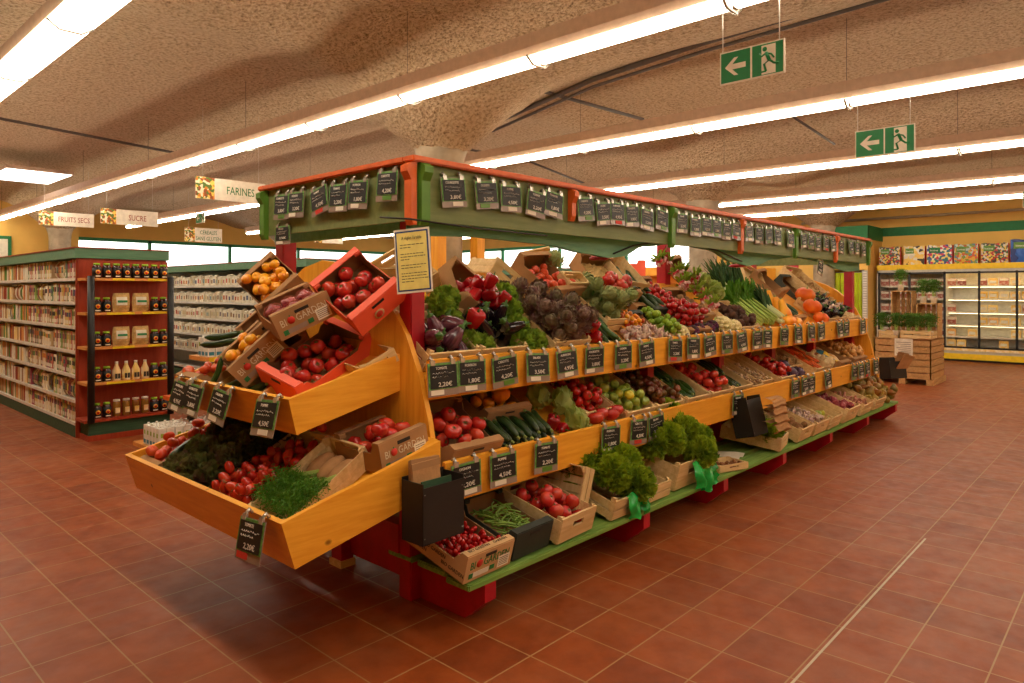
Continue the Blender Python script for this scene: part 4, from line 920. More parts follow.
crate('wood_solid', onU(4.02, .22), .24, .44, .07, 'low wooden crate with a lettered end panel under the cucumbers')
logs(onU(4.02, .22), 'cucumber', 14, (-.13, .13, -.22, .22), .02, .22, 'green cucumber lying lengthwise beside the red peppers', 'cucumber', .02, jit=12)
M = onU(4.12, .62, .16, 8, 0); crate('wood_solid', M, .24, .12, .05, 'small upturned wooden crate end above the cucumbers')
M = onU(4.30, .46, .02); crate('wood', M, .3, .5, .10, 'wooden crate of green artichokes on the upper shelf')
pile(M, 'green_artichoke', 17, (-.15, .15, -.24, .26), .052, 'pale green artichoke beside the cucumbers', 'artichoke', .04)
put('green_artichoke', onU(4.22, .92, .16) @ Rx(-20), 'large open green artichoke at the top of the heap', 'artichoke', sc=1.35)
M = fr((4.28, 3.66, 1.74), (.9, -.3, .2), (.2, .3, .9)); crate('wood', M, .26, .34, .10, 'wooden crate standing upright behind the green artichokes')
M = onU(4.80, .76, .03, 6, -8); crate('kraft', M, .40, .48, .14, 'brown carton of ribbed orange tomatoes bedded on straw', logo=True)
tag(obj('straw_bed', MB().grid(lambda u, v: (-.17 + .34 * u, -.02 + .22 * v, .07 + .02 * math.sin(30 * u) * math.sin(23 * v)), 16, 10, 'straw')), 'bed of straw in the carton of ribbed orange tomatoes', 'straw', kind='stuff').matrix_world = M
pile(M, 'ribbed_tomato', 9, (-.17, .18, -.22, .02), .05, 'ribbed orange red tomato on straw in the back row', 'tomato', .03)
M = onU(5.12, .82, .06, 4, -12); crate('wood_solid', M, .26, .44, .13, 'wooden crate of cucumbers tipped up at the back of the upper shelf')
logs(M, 'cucumber', 7, inside(.26, .44), .02, .22, 'dark cucumber in the tipped crate at the back', 'cucumber', .02)
crate('kraft', onU(4.50, .22, 0), .26, .32, .07, 'shallow brown carton of small mixed tomatoes')
pile(onU(4.50, .24), 'mixed_tomato', 60, (-.13, .13, -.08, .16), .021, 'small red, orange or yellow tomato in the shallow carton', 'tomato', .03)
pile(onU(4.42, .07), 'garlic_bulb', 26, (-.16, .15, -.06, .08), .023, 'white garlic bulb at the front of the upper shelf', 'garlic', .04)
crate('dark', onU(4.78, .2), .16, .36, .06, 'narrow dark carton of shallots')
pile(onU(4.74, .12), 'garlic_bulb', 18, (-.07, .07, -.1, .1), .02, 'violet tinged garlic bulb between mixed tomatoes and limes', 'garlic', .03)
crate('kraft', onU(4.95, .24), .18, .44, .07, 'long narrow brown carton of limes')
pile(onU(4.95, .22), 'lime', 34, (-.085, .085, -.2, .2), .027, 'bright green lime in the long narrow carton', 'lime', .02)
crate('dark', onU(5.12, .52), .24, .4, .1, 'dark green carton of courgettes beside the vine tomatoes')
logs(onU(5.10, .52), 'courgette', 14, (-.12, .1, -.2, .22), .021, .2, 'dark courgette left of the vine tomatoes', 'courgette', .03, jit=25)
for k, (x, s) in enumerate(((5.36, .22), (5.40, .62))): crate('kraft', onU(x, s), .38, .38, .1, 'brown carton under the %s vine tomatoes' % ('lower' if k == 0 else 'upper'))
pile(onU(5.36, .42), 'vine_tomato', 66, (-.19, .19, -.32, .42), .033, 'red vine tomato in the tall heap by the middle red post', 'tomato', .07)
put('cauliflower', onU(5.05, .05, .07), 'cream cauliflower at the front below the vine tomatoes', 'cauliflower', sc=1.15)
put('cauliflower', onU(5.93, .1, .08), 'left cauliflower of the pair beside the beetroots', 'cauliflower', sc=1.3)
put('cauliflower', onU(6.12, .07, .07), 'right cauliflower of the pair beside the beetroots', 'cauliflower', sc=1.15)
for k, (x, s) in enumerate(((5.27, .05), (5.42, .08), (5.58, .06), (5.72, .1), (5.5, .2))):
    put('purple_cauliflower', onU(x, s, .07), 'dark purple cauliflower with purple leaves', 'cauliflower', 'purple cauliflowers', 1.15)
M = onU(5.82, .44); crate('kraft', M, .34, .42, .09, 'brown carton of potatoes behind the purple cauliflowers')
pile(M, 'potato', 26, (-.16, .16, -.2, .2), .03, 'brown potato between vine tomatoes and radishes', 'potato', .03)
for k, (x, s, l, a) in enumerate(((5.95, .95, .20, 30), (6.12, .80, .16, 0), (6.18, .98, .14, -30), (6.32, .84, .14, 20), (6.05, .66, .13, -20), (6.3, .62, .10, 60), (6.24, .48, .09, 10), (6.2, .36, .09, -10), (6.38, .74, .16, 40))):
    put('radish_bunch', onU(x, s, l) @ Rz(a) @ Rx(-60), 'bunch of pink and white radishes with green leaves', 'radishes', 'radish bunches', 1.15)
M = onU(6.55, .95, .02, 10, 12); crate('kraft', M, .34, .4, .1, 'empty brown carton tilted up behind the radishes')
M = onU(6.42, .24); crate('wood', M, .42, .4, .09, 'wooden crate of beetroots on the upper shelf')
pile(M, 'beetroot', 26, (-.2, .2, -.19, .22), .038, 'earthy brown beetroot beside the celery', 'beetroot', .03)
for k, (x, s, l) in enumerate(((6.6, .56, .1), (6.72, .66, .1), (6.62, .76, .12))): put('round_cabbage', onU(x, s, l), 'pale green leafy cabbage behind the beetroots', 'cabbage', 'cabbages behind the beetroots', 1.15)
for k in range(9):
    put('celery', onU(6.86 + .055 * k, .30 + .02 * (k % 3), .06 + .03 * (k % 2)) @ Rz(RP.uniform(-8, 8) - 6) @ Rx(-90) @ S(1, 1, 1.1), 'green celery head lying with its leaves towards the back', 'celery', 'celery heads', 1.15)
for k in range(12):
    put('leek', onU(6.95 + .05 * k, .66 + .05 * (k % 3), .10 + .03 * (k % 2)) @ Rz(RP.uniform(-14, 14)) @ Rx(-84), 'dark green leek laid behind the celery', 'leek', 'leeks behind the celery', 1.2)
for k in range(5):
    put('leek', onU(7.34 + .04 * k, .30 + .05 * (k % 2), .08 + .03 * (k % 2)) @ Rz(RP.uniform(-8, 8)) @ Rx(-88), 'leek with long blue green leaves beside the yellow squashes', 'leek', 'leeks beside the squashes', 1.1)
M = fr((7.72, 3.42, 1.72), (.9, -.2, -.35), (.25, .5, .8)); crate('wood_solid', M, .42, .30, .08, 'pale slotted crate standing up behind the leeks')
for k, (x, s, l, kd) in enumerate(((7.48, .07, .08, 'yellow_squash'), (7.64, .05, .07, 'yellow_squash'), (7.56, .2, .14, 'butternut'), (7.68, .30, .10, 'butternut'), (7.72, .42, .1, 'butternut'))):
    put(kd, onU(x, s, l) @ Rx(-50) @ Rz(k * 40), ['round yellow squash nearest the leeks', 'round yellow squash nearest the green peppers', 'butternut lying on the yellow squashes', 'butternut behind the yellow squashes', 'rearmost butternut of the squash heap'][k], 'squash', sc=1.2)
M = onU(7.92, .32); crate('kraft', M, .26, .46, .1, 'brown carton of small dark courgettes beside the squashes')
logs(M, 'courgette', 12, inside(.26, .46), .021, .2, 'small dark green courgette beside the orange pumpkins', 'courgette', .03, jit=40)
M = onU(7.98, .74, .04, 6, 8); crate('kraft', M, .36, .38, .12, 'brown carton behind the largest orange pumpkin')
put('orange_pumpkin', onU(8.46, .46, .14) @ Rx(-20), 'largest orange pumpkin, highest of the three on the upper shelf', 'pumpkin', sc=1.25)
put('orange_pumpkin', onU(8.26, .26, .12) @ Rx(-15) @ Rz(50), 'middle orange pumpkin on the upper shelf', 'pumpkin', sc=1.15)
put('orange_pumpkin', onU(8.16, .08, .09) @ Rx(-15) @ Rz(80), 'smallest orange pumpkin at the front of the upper shelf', 'pumpkin', sc=.95)
for k, (x, s) in enumerate(((8.46, .25), (8.80, .25), (8.72, .70))): crate('wood' if k < 2 else 'dark', onU(x, s, 0, 0 if k < 2 else 12), .33, .42, .1, ['wooden crate right of the smallest pumpkin', 'second wooden crate right of the pumpkins', 'dark carton propped up behind the wrapped aubergines'][k])
pile(onU(8.72, .28), 'aubergine', 28, (-.32, .3, -.2, .34), .042, 'small dark aubergine heaped right of the pumpkins', 'aubergine', .06)
pile(onU(8.72, .30), 'garlic_bulb', 16, (-.3, .3, -.2, .34), .03, 'white bulb scattered over the far aubergines', 'garlic', .15)
M = onU(9.05, .74, .06, 4, -8); crate('wood_solid', M, .42, .5, .12, 'wooden crate of ginger roots in the far back corner')
pile(M, 'ginger_root', 34, inside(.42, .46), .03, 'knobbly ginger root in the far back crate', 'ginger', .02)
M = onU(9.18, .24); crate('wood', M, .46, .42, .10, 'last wooden crate at the far end of the upper shelf')
pile(M, 'parsnip', 12, inside(.46, .4), .03, 'pale parsnip in the last crate of the upper shelf', 'parsnip', .02)

# ---- lower shelf
M = onL(2.53, .22, .02, 2); crate('kraft', M, .36, .42, .12, 'brown carton of big pink tomatoes at the near end of the lower shelf')
pile(M, 'pink_tomato', 18, inside(.36, .40), .043, 'big pink tomato in the nearest lower shelf carton', 'tomato', .02)
M = onL(2.66, .62, .02); crate('dark', M, .5, .30, .1, 'dark carton of cucumbers behind the big pink tomatoes')
logs(M, 'courgette', 14, inside(.5, .3), .022, .2, 'dark courgette in the shade behind the pink tomatoes', 'courgette', .02, jit=30)
logs(onL(2.97, .13), 'courgette', 24, (-.22, .26, -.11, .11), .024, .2, 'dark courgette in the front pile beside the pink tomatoes', 'courgette', .0, jit=10)
M = onL(3.02, .44, .02); crate('kraft', M, .38, .36, .09, 'brown carton of yellow tomatoes behind the courgettes')
pile(M, 'yellow_tomato', 10, (-.17, .17, -.16, .16), .04, 'yellow tomato behind the courgette pile', 'tomato', .02)
put('yellow_ribbed_tomato', onL(3.04, .38, .14) @ Rx(-50), 'orange ribbed tomato among the yellow tomatoes', 'tomato', sc=1.15)
for k, (x, s, l, a, lb) in enumerate(((3.24, .56, .10, 70, 'longest pointed cabbage, behind the yellow tomatoes'), (3.42, .58, .12, 20, 'pointed cabbage tucked under the upper shelf board'), (3.40, .36, .09, 30, 'middle pointed cabbage beside the red tomatoes'), (3.50, .24, .11, -20, 'pointed cabbage standing against the red tomatoes'), (3.48, .07, .08, 40, 'pointed cabbage at the very front of the lower shelf'))):
    put('pointed_cabbage', onL(x, s, l) @ Rz(a) @ Rx(-50), lb, 'cabbage', sc=1.15)
put('red_pepper', onL(3.28, .12, .08), 'left red pepper beside the front cabbage', 'pepper', sc=1.0); put('red_pepper', onL(3.33, .08, .06) @ Rx(70), 'right red pepper beside the front cabbage', 'pepper', sc=.9)
M = onL(3.76, .36); crate('wood_solid', M, .34, .50, .10, 'wooden crate of red tomatoes beside the cabbages')
pile(M, 'round_tomato', 34, (-.16, .16, -.2, .24), .036, 'red tomato in the crate right of the cabbages', 'tomato', .02)
for k in range(4): put('ribbed_tomato', onL(3.66 + .085 * k, .07 + .03 * (k % 2), .09) @ Rx(-40) @ Rz(k * 70), 'large ribbed tomato at the front beside the cabbages', 'tomato', 'ribbed tomatoes', 1.0)
M = onL(4.16, .32); crate('wood_solid', M, .36, .56, .09, 'wooden crate of green and yellow tomatoes')
pile(M, 'green_tomato', 34, inside(.36, .54), .037, 'green to yellow tomato in the middle of the lower shelf', 'tomato', .02)
M = onL(4.56, .32); crate('wood_solid', M, .38, .56, .09, 'wooden crate of dark brown tomatoes')
pile(M, 'dark_tomato', 60, inside(.38, .54), .032, 'dark brown green tomato in the middle of the lower shelf', 'tomato', .02)
M = onL(5.00, .32); crate('wood_solid', M, .38, .56, .09, 'wooden crate of courgettes right of the dark tomatoes')
logs(M, 'cucumber', 15, inside(.38, .54), .021, .2, 'green courgette right of the dark tomatoes', 'courgette', .0, jit=14)
M = onL(5.40, .32); crate('wood_solid', M, .38, .56, .09, 'wooden crate of round red tomatoes between two courgette crates')
pile(M, 'big_tomato', 26, inside(.38, .5), .042, 'round red tomato between the two courgette crates', 'tomato', .0)
M = onL(5.80, .32); crate('wood_solid', M, .36, .56, .09, 'second crate of courgettes, right of the round red tomatoes')
logs(M, 'courgette', 20, inside(.36, .54), .022, .2, 'dark courgette right of the round red tomatoes', 'courgette', .0, jit=14)
for k, x in enumerate((6.14, 6.42)):
    M = onL(x, .28 + .03 * k); crate('wood', M, .26, .46, .06, ['left', 'right'][k] + ' shallow wooden crate of mushrooms')
    pile(M, 'mushroom', 45, inside(.26, .44), .02, 'small brown mushroom in the %s shallow crate' % ['left', 'right'][k], 'mushroom', .0)
M = onL(6.80, .30); crate('wood_solid', M, .40, .54, .09, 'wooden crate of red apples beside the mushrooms')
pile(M, 'round_tomato', 30, (-.19, .1, -.25, .25), .036, 'red apple right of the mushrooms', 'apple', .02)
for k, (x, s) in enumerate(((6.98, .08), (7.12, .06), (7.05, .2))): put('red_cabbage', onL(x, s, .08), 'round dark red cabbage', 'cabbage', 'red cabbages', 1.1)
put('aubergine', onL(6.92, .22, .1) @ Rx(70), 'single aubergine between apples and red cabbage', 'aubergine')
M = onL(7.30, .40); crate('wood_solid', M, .40, .46, .08, 'wooden crate of knobbly roots before the carrots')
pile(M, 'ginger_root', 30, inside(.4, .44), .032, 'knobbly root in the crate before the carrots', 'root vegetable', .0)
M = onL(7.80, .32); crate('wood_solid', M, .46, .56, .09, 'wooden crate of carrots on the lower shelf')
logs(M, 'carrot', 46, (-.22, .22, -.26, .26), .016, .17, 'orange carrot in the lower shelf crate', 'carrot', .02, jit=16)
M = onL(8.16, .22); pile(M, 'parsnip', 13, (-.14, .12, -.16, .3), .034, 'thick white parsnip beside the carrots', 'parsnip', .02, tilt=90)
M = onL(8.52, .32); crate('kraft', M, .34, .56, .09, 'brown carton of bagged vegetables')
for k in range(6): put(['plastic_bag_pack', 'yellow_bag_pack'][k % 2], M @ T((-.07 + .13 * (k % 2), -.18 + .08 * k, .03 + .012 * (k % 3))) @ Rz(20 * k % 50 - 20), ['blue plastic bag of vegetables beside the onions', 'yellow plastic bag of vegetables beside the onions'][k % 2], 'bag', ['blue vegetable bags', 'yellow vegetable bags'][k % 2], 1.1)
M = onL(9.05, .32); crate('kraft', M, .50, .56, .10, 'wide brown carton of onions at the far end of the lower shelf')
pile(M, 'onion', 60, inside(.5, .54), .038, 'golden brown onion at the far end of the lower shelf', 'onion', .02)

# ---- green platform near the floor
def onP(x, y, rz=0, tilt=14, lift=0): return T((x, y, .236 + lift)) @ Rz(rz) @ Rx(tilt)
def onPl(x, yf, L, rz=0, tilt=14):
    if x > 6.2: tilt += 9 # front edge of the crate on the plank at yf
    return T((x, yf, .238)) @ Rz(rz) @ Rx(tilt) @ T((0, L / 2, .004))
M = onPl(2.38, 2.36, .42, 2, 15); crate('print', M, .33, .42, .12, 'printed carton of small cherry tomatoes nearest the floor corner', logo=True)
pile(M, 'cherry_tomato', 150, inside(.33, .4), .0165, 'dark red cherry tomato in the printed floor level carton', 'tomato', .03)
M = onPl(2.72, 2.38, .42, 2, 15); crate('dark', M, .30, .42, .13, 'dark green carton of green beans on the platform')
rr = random.Random(8)
for k in range(70):
    put('green_bean', M @ T((rr.uniform(-.1, .1), rr.uniform(-.15, .12), .07 + .0006 * k)) @ Rz(rr.uniform(-70, 70) + 60) @ Rx(90 + rr.uniform(-8, 8)), 'thin green bean in the dark carton', 'bean', 'green beans', 1.1)
M = onPl(3.07, 2.36, .46, 3, 14); crate('wood_solid', M, .33, .46, .13, 'pale wooden crate of red tomatoes on the platform')
pile(M, 'big_tomato', 24, inside(.33, .44), .042, 'red tomato in the platform crate beside the beans', 'tomato', .02)
M = onPl(3.62, 2.36, .50, 0, 16); crate('wood', M, .40, .50, .12, 'wooden crate under the nearer curly lettuces')
M2 = fr((3.32, 2.66, .42), (.35, 0, .94), (0, .95, .28)); crate('wood', M2, .26, .42, .10, 'empty slatted crate leaning on its side before the nearer lettuces')
for k, (x, y, z) in enumerate(((3.56, 2.44, .48), (3.74, 2.48, .50), (3.60, 2.62, .56), (3.80, 2.64, .55), (3.46, 2.62, .50), (3.70, 2.36, .40))):
    put('curly_lettuce', T((x, y, z)) @ Rz(50 * k) @ Rx(20), 'curly green lettuce in the nearer heap on the platform', 'lettuce', 'nearer lettuce heap', 1.05)
M = onPl(4.00, 2.38, .40, 0, 10); crate('wood', M, .24, .40, .10, 'small wooden crate of cucumbers between the two lettuce heaps')
logs(M, 'cucumber', 7, inside(.24, .4), .02, .2, 'cucumber in the small crate between the lettuces', 'cucumber', .0)
M = onPl(4.42, 2.40, .46, 0, 14); crate('wood_solid', M, .40, .46, .17, 'deep wooden crate under the farther curly lettuces')
for k, (x, y, z) in enumerate(((4.34, 2.50, .56), (4.52, 2.48, .58), (4.40, 2.66, .64), (4.58, 2.66, .68), (4.60, 2.42, .52), (4.24, 2.56, .54), (4.52, 2.36, .46))):
    put('curly_lettuce', T((x, y, z)) @ Rz(50 * k) @ Rx(20), 'curly green lettuce in the farther heap on the platform', 'lettuce', 'farther lettuce heap', 1.05)
def poly(name, x, y, z, label, w=.26, h=.14):
    rr = random.Random(int(x * 100)); ph = [rr.uniform(0, 6) for _ in range(6)]
    def fn(u, v):
        xx = (u - .5) * w * (1 - .3 * v * (1 if u > .5 else .6)); return (xx + .01 * math.sin(9 * v + ph[0]), -.03 * math.sin(PI * v * .8) - .02 * math.sin(14 * u + ph[1]) * (.3 + v) - .012 * math.sin(23 * v * u + ph[2]), -h * v + .02 * math.sin(8 * u + ph[3]) * v + .01 * math.sin(20 * u + ph[4]))
    tag(obj(name, MB().grid(fn, 22, 12, 'poly_green')), label, 'plastic bag').matrix_world = T((x, y, z))
poly('plastic_liner', 3.66, 2.325, .38, 'bright green plastic liner hanging from the nearer lettuce crate')
poly('plastic_liner', 4.50, 2.315, .42, 'bright green plastic liner hanging from the farther lettuce crate', .30, .2)
M = T((5.06, 2.44, .237)) @ Rz(-18); crate('wood_solid', M, .30, .2, .045, 'small shallow crate of walnuts alone on the platform')
pile(M, 'walnut', 40, inside(.3, .2), .016, 'small brown walnut in the shallow crate', 'nut', .0)
M = T((5.42, 2.62, .236)) @ Rz(12); mb = MB().grid(lambda u, v: ((u - .5) * .22, (v - .5) * .3, .012 + .01 * math.sin(7 * u + 4 * v)), 8, 8, 'paper_white'); tag(obj('paper_sheet', mb), 'crumpled white paper lying on the platform below the black bag box', 'paper').matrix_world = M
M = onPl(6.02, 2.36, .50, 12, 8); crate('wood_solid', M, .34, .50, .10, 'wooden crate of leafy greens below the black bag box')
for k in range(5): put('curly_lettuce', M @ T((-.1 + .07 * k, -.14 + .05 * (k % 3), .10 + .02 * (k % 2))) @ Rz(k * 60), 'loose leafy green in the crate below the black bag box', 'leafy greens', 'leafy greens', .75)
for k in range(3): put('parsley_bunch', M @ T((.16 + .05 * k, -.1 + .06 * k, .12)) @ Rx(-70) @ Rz(40 * k), 'dark green herb bunch beside the leafy greens', 'herbs', 'herb bunches', 1.1)
DATA = [(6.48, .34, .12, 'wood_solid', 'potato', 30, .032, 'wooden crate right of the leafy greens', 'brown potato in the crate right of the leafy greens', 'potato'),
        (6.88, .38, .12, 'wood_solid', 'garlic_bulb', 60, .028, 'wooden crate with a slotted end in the far middle of the platform', 'pale bulb in the far slotted crate', 'garlic'),
        (7.28, .36, .12, 'wood', 'green_tomato', 8, .036, 'nearly empty slatted crate on the far platform', 'green tomato left in the nearly empty crate', 'tomato'),
        (7.78, .44, .14, 'wood_solid', 'red_onion', 50, .034, 'tall ended wooden crate of red onions on the far platform', 'red onion in the tall ended crate', 'onion'),
        (8.32, .40, .12, 'wood', 'shallot', 90, .024, 'wooden crate of shallots near the end of the platform', 'pinkish shallot near the end of the platform', 'shallot')]
for x, W, H, kd, pr, n, r, cl, pl, cat in DATA:
    M = onPl(x, 2.36, .50, 2, 13); crate(kd, M, W, .50, H, cl); pile(M, pr, n, inside(W, .48), r, pl, cat, .01)
crate('wood', onPl(8.80, 2.36, .5, 0, 13), .4, .5, .12, 'wooden crate buried under the gourds')
pile(T((9.10, 2.62, .27)) @ Rx(18), 'gourd', 105, (-.46, .46, -.26, .30), .048, 'warty brown, yellow or green gourd at the far end of the platform', 'gourd', .02, front=-.2)

# ---- lower end tray
def onT1(y, s=0, rz=0, lift=.0, tilt=27): return T((1.51 + s * math.cos(R(27)), y, .49 + s * math.sin(R(27)))) @ Rz(-90) @ Rx(tilt) @ Rz(rz) @ T((0, 0, lift + .012))
def onT2(y, s=0, rz=0, lift=.0): return T((1.70 + s * math.cos(R(27)), y, .965 + s * math.sin(R(27)))) @ Rz(-90) @ Rx(27) @ Rz(rz) @ T((0, 0, lift + .012))
# local x of these frames runs along -Y (to the right seen from the front), local y up the slope
M = onT1(4.10, .31); crate('kraft', M, .26, .56, .13, 'brown carton of ribbed orange tomatoes at the left end of the lower tray')
pile(M, 'orange_tomato', 24, (-.125, .11, -.26, .27), .038, 'orange tomato at the left end of the lower tray', 'tomato', .05)
logs(onT1(3.93, .28), 'courgette', 8, (-.08, .10, -.25, .28), .024, .2, 'dark courgette between orange tomatoes and dark lettuce', 'courgette', .09, jit=10)
M = onT1(3.68, .31); crate('wood_solid', M, .44, .56, .10, 'wooden crate under the dark lettuces in the lower tray')
rr = random.Random(6)
for k in range(16):
    put('dark_lettuce', M @ T((-.18 + .115 * (k % 4) + rr.uniform(-.02, .02), -.20 + .14 * (k // 4), .09 + .012 * (k % 3))) @ Rz(77 * k) @ Rx(rr.uniform(-20, 20)), 'dark red green lettuce, %s of the %s row in the lower tray' % (['leftmost', 'second', 'third', 'rightmost'][k % 4], ['front', 'second', 'third', 'back'][k // 4]), 'lettuce', 'dark lettuces', .95)
tag(obj('plastic_liner', MB().grid(lambda u, v: ((u - .5) * .34 + .05, -.285 - .012 * math.sin(7 * u), .07 + .05 * v + .012 * math.sin(16 * u)), 14, 4, 'poly_green')), 'green plastic liner edge under the dark lettuces', 'plastic bag').matrix_world = M
M = onT1(3.23, .31, 0); crate('wood_solid', M, .40, .56, .09, 'pale wooden crate of plum tomatoes in the middle of the lower tray')
pile(M, 'plum_tomato', 78, inside(.4, .54), .0285, 'oval red plum tomato in the lower tray', 'tomato', .03, tilt=90)
M = fr((1.785, 2.90, .645), (.07, -.99, -.06), (.86, .02, .51)); crate('wood_solid', M, .29, .50, .10, 'pale wooden crate with parsley at the right end of the lower tray')
for k in range(12): put('parsley_bunch', M @ T((-.09 + .065 * (k % 4), -.07 + .06 * (k // 4), .05 + .03 * (k % 2))) @ Rz(140 + 16 * (k % 4)) @ Rx(-68), 'parsley bunch in the tan crate, %s of the %s row' % (['leftmost', 'second', 'third', 'rightmost'][k % 4], ['front', 'middle', 'back'][k // 4]), 'parsley', 'parsley bunches', .9)
for k in range(3): tag(obj('paper_sack', MB().lathe(sphereprof(.045, .09, 8), 'paper_bag', 10)), '%s tan paper sack behind the parsley' % ['left', 'middle', 'right'][k], 'sack', 'paper sacks').matrix_world = M @ T((-.08 + .08 * k, .12, .045)) @ Rx(90)
M = T((2.105, 2.80, .775)) @ Ry(-11); crate('kraft', M, .29, .36, .13, 'brown lettered carton of pink tomatoes in the right corner of the lower tray', logo=True)
pile(M, 'pink_tomato', 13, inside(.29, .34), .042, 'pink ribbed tomato in the corner carton', 'tomato', .04)
pile(onT1(3.4, .60, 0, .03), 'plum_tomato', 18, (-.2, .3, -.05, .06), .0285, 'oval tomato in the shade at the back of the lower tray', 'tomato', .10)

# ---- upper end tray
def rim(pos, ax, ay, H):   # frame whose rim (height H) is centred at pos
    F = fr(pos, ax, ay); return F @ T((0, 0, -H))
M = rim((2.00, 3.27, 1.285), (.11, -.96, -.25), (.86, -.03, .5), .13); crate('orange', M, .34, .50, .12, 'lower orange carton of red tomatoes on the upper end tray')
pile(M, 'big_tomato', 19, (-.165, .165, -.24, .22), .042, 'shiny red tomato in the lower orange carton', 'tomato', .0, front=.12)
M = rim((2.09, 3.035, 1.642), (.71, -.29, .64), (-.05, .89, .46), .13); crate('orange', M, .31, .40, .12, 'upper orange carton of red tomatoes tipped towards the left')
g = MB(); g.lathe([(.0005, 0), (.03, 0), (.03, .001), (.0005, .001)], 'print_kraft', 16, T((-.02, -.2055, .05)) @ Rx(90)); g.lathe([(.0005, 0), (.02, 0), (.02, .001), (.0005, .001)], 'ink_red', 12, T((-.02, -.2065, .05)) @ Rx(90))
tag(obj('round_sticker', g), 'round pale sticker on the upper orange carton', 'sticker').matrix_world = M
pile(M, 'big_tomato', 15, (-.15, .13, -.19, .19), .04, 'red tomato in the upper orange carton', 'tomato', -.01, front=.0)
crate('wood_solid', rim((2.15, 3.04, 1.29), (.86, -.2, .46), (.2, .97, .05), .1), .20, .30, .07, 'flat wooden crate squeezed between orange carton and yellow end panel')
M = rim((1.93, 3.39, 1.552), (.86, -.29, .43), (.25, .96, .13), .13); crate('kraft', M, .31, .38, .12, 'upper lettered brown carton of netted red onions', logo=True)
for k in range(6): put('netted_onions', M @ T((-.09 + .09 * (k % 3), -.07 + .14 * (k // 3), .08)) @ Rx(70) @ Rz(30 * k), 'red net of red onions in the upper lettered carton', 'onions', 'netted onions', .9)
M = rim((1.82, 3.67, 1.30), (.67, -.28, .69), (.29, .95, .10), .12); crate('kraft', M, .30, .38, .115, 'lower lettered brown carton of yellow tomatoes', logo=True)
pile(M, 'yellow_tomato', 12, (-.13, .13, -.17, .16), .036, 'yellow tomato in the lower lettered carton', 'tomato', .05, front=0)
M = rim((2.11, 3.97, 1.672), (.63, -.34, .69), (.03, .91, .41), .13); crate('kraft', M, .28, .38, .12, 'brown carton of round yellow tomatoes, highest on the left')
pile(M, 'yellow_tomato', 22, (-.13, .13, -.17, .17), .036, 'round yellow tomato in the highest left carton', 'tomato', .02, front=0)
M = rim((2.0, 3.86, 1.44), (.67, -.28, .66), (.29, .95, .10), .12); crate('kraft', M, .28, .36, .11, 'dark brown carton squeezed between the two cartons of yellow tomatoes')
pile(M, 'orange_tomato', 6, inside(.28, .34), .035, 'orange tomato glimpsed between the yellow tomato cartons', 'tomato', .02)
for k, (x, y, z, a) in enumerate(((1.84, 3.98, 1.34, 6), (1.80, 3.96, 1.30, -6))):
    put('courgette', T((x, y, z)) @ Rz(a - 40) @ Ry(82), 'dark courgette on top of the left carton', 'courgette', 'courgettes on the left carton', 1.0)
M = onT2(4.00, .22, 0, .02); crate('kraft', M, .26, .42, .12, 'brown carton at the left end of the upper tray'); pile(M, 'orange_tomato', 12, inside(.26, .4), .034, 'orange tomato in the leftmost upper tray carton', 'tomato', .05)
put('cucumber', T((1.72, 3.80, 1.15)) @ Rx(16) @ Ry(14), 'cucumber standing behind the third tray card', 'cucumber', sc=.8)
put('cucumber', T((1.76, 3.66, 1.10)) @ Rx(60) @ Ry(30), 'left cucumber lying below the lettered carton', 'cucumber', sc=1.0); put('courgette', T((1.78, 3.50, 1.08)) @ Rx(70) @ Ry(20), 'dark courgette below the lettered carton', 'courgette', sc=1.0); put('cucumber', T((1.75, 3.44, 1.06)) @ Rx(80) @ Ry(-10), 'right cucumber beside the orange carton', 'cucumber', sc=1.0)
crate('wood_solid', onT2(3.62, .30, 0, 0), .5, .5, .06, 'shallow wooden crate under the lettered cartons'); crate('kraft', onT2(3.66, .42, 0, .07), .3, .24, .10, 'plain brown carton supporting the lettered cartons')
pass

# ---- black boxes of paper bags
def bagbox(M, W, D, H, label, blabel, bags, group):
    t = empty('bag_holder', M); tag(t, label, 'bag holder'); w2 = W / 2
    obj('side_panel', MB().box(-w2, -w2 + .006, 0, D, 0, H, 'black_plastic'), t); obj('side_panel', MB().box(w2 - .006, w2, 0, D, 0, H, 'black_plastic'), t)
    mb = MB().box(-w2, w2, 0, .006, 0, H * .93, 'black_plastic')
    for a in (-w2 + .012, w2 - .012):
        for b_ in (.03, H - .05): mb.lathe([(.0005, 0), (.004, 0), (.0005, .003)], 'clip_steel', 6, T((a, 0, b_)) @ Rx(90))
    obj('front_panel', mb, t); obj('back_panel', MB().box(-w2, w2, D - .006, D, 0, H * 1.04, 'black_plastic'), t); obj('floor', MB().box(-w2, w2, 0, D, 0, .006, 'black_plastic'), t)
    for k, (x, y, z, a, l) in enumerate(bags):
        tag(obj('paper_bag', MB().box(-W * .34, W * .34, -.006, .006, 0, H * .95, 'paper_bag', bev=.004).box(-W * .34, W * .34, -.009, -.005, H * .84, H * .95, 'kraft')), blabel, 'paper bag', group).matrix_world = M @ T((x, y, z)) @ Rx(a) @ Ry(l)
bagbox(T((2.13, 2.385, .465)) @ Rz(1), .255, .145, .275, 'near black box holding kraft paper bags on the yellow end panel', 'kraft paper bag standing in the near black box', [(-.03, .09, .10, -5, 2), (-.03, .065, .09, -6, -1), (-.02, .115, .095, -3, 1)], 'bags in the near box')
tag(obj('folded_sheet', MB().box(-.09, .09, -.004, .004, 0, .26, 'dark_teal_wood')), 'dark green folded sheet in the near black box', 'paper').matrix_world = T((2.13, 2.42, .475)) @ Rx(-4)
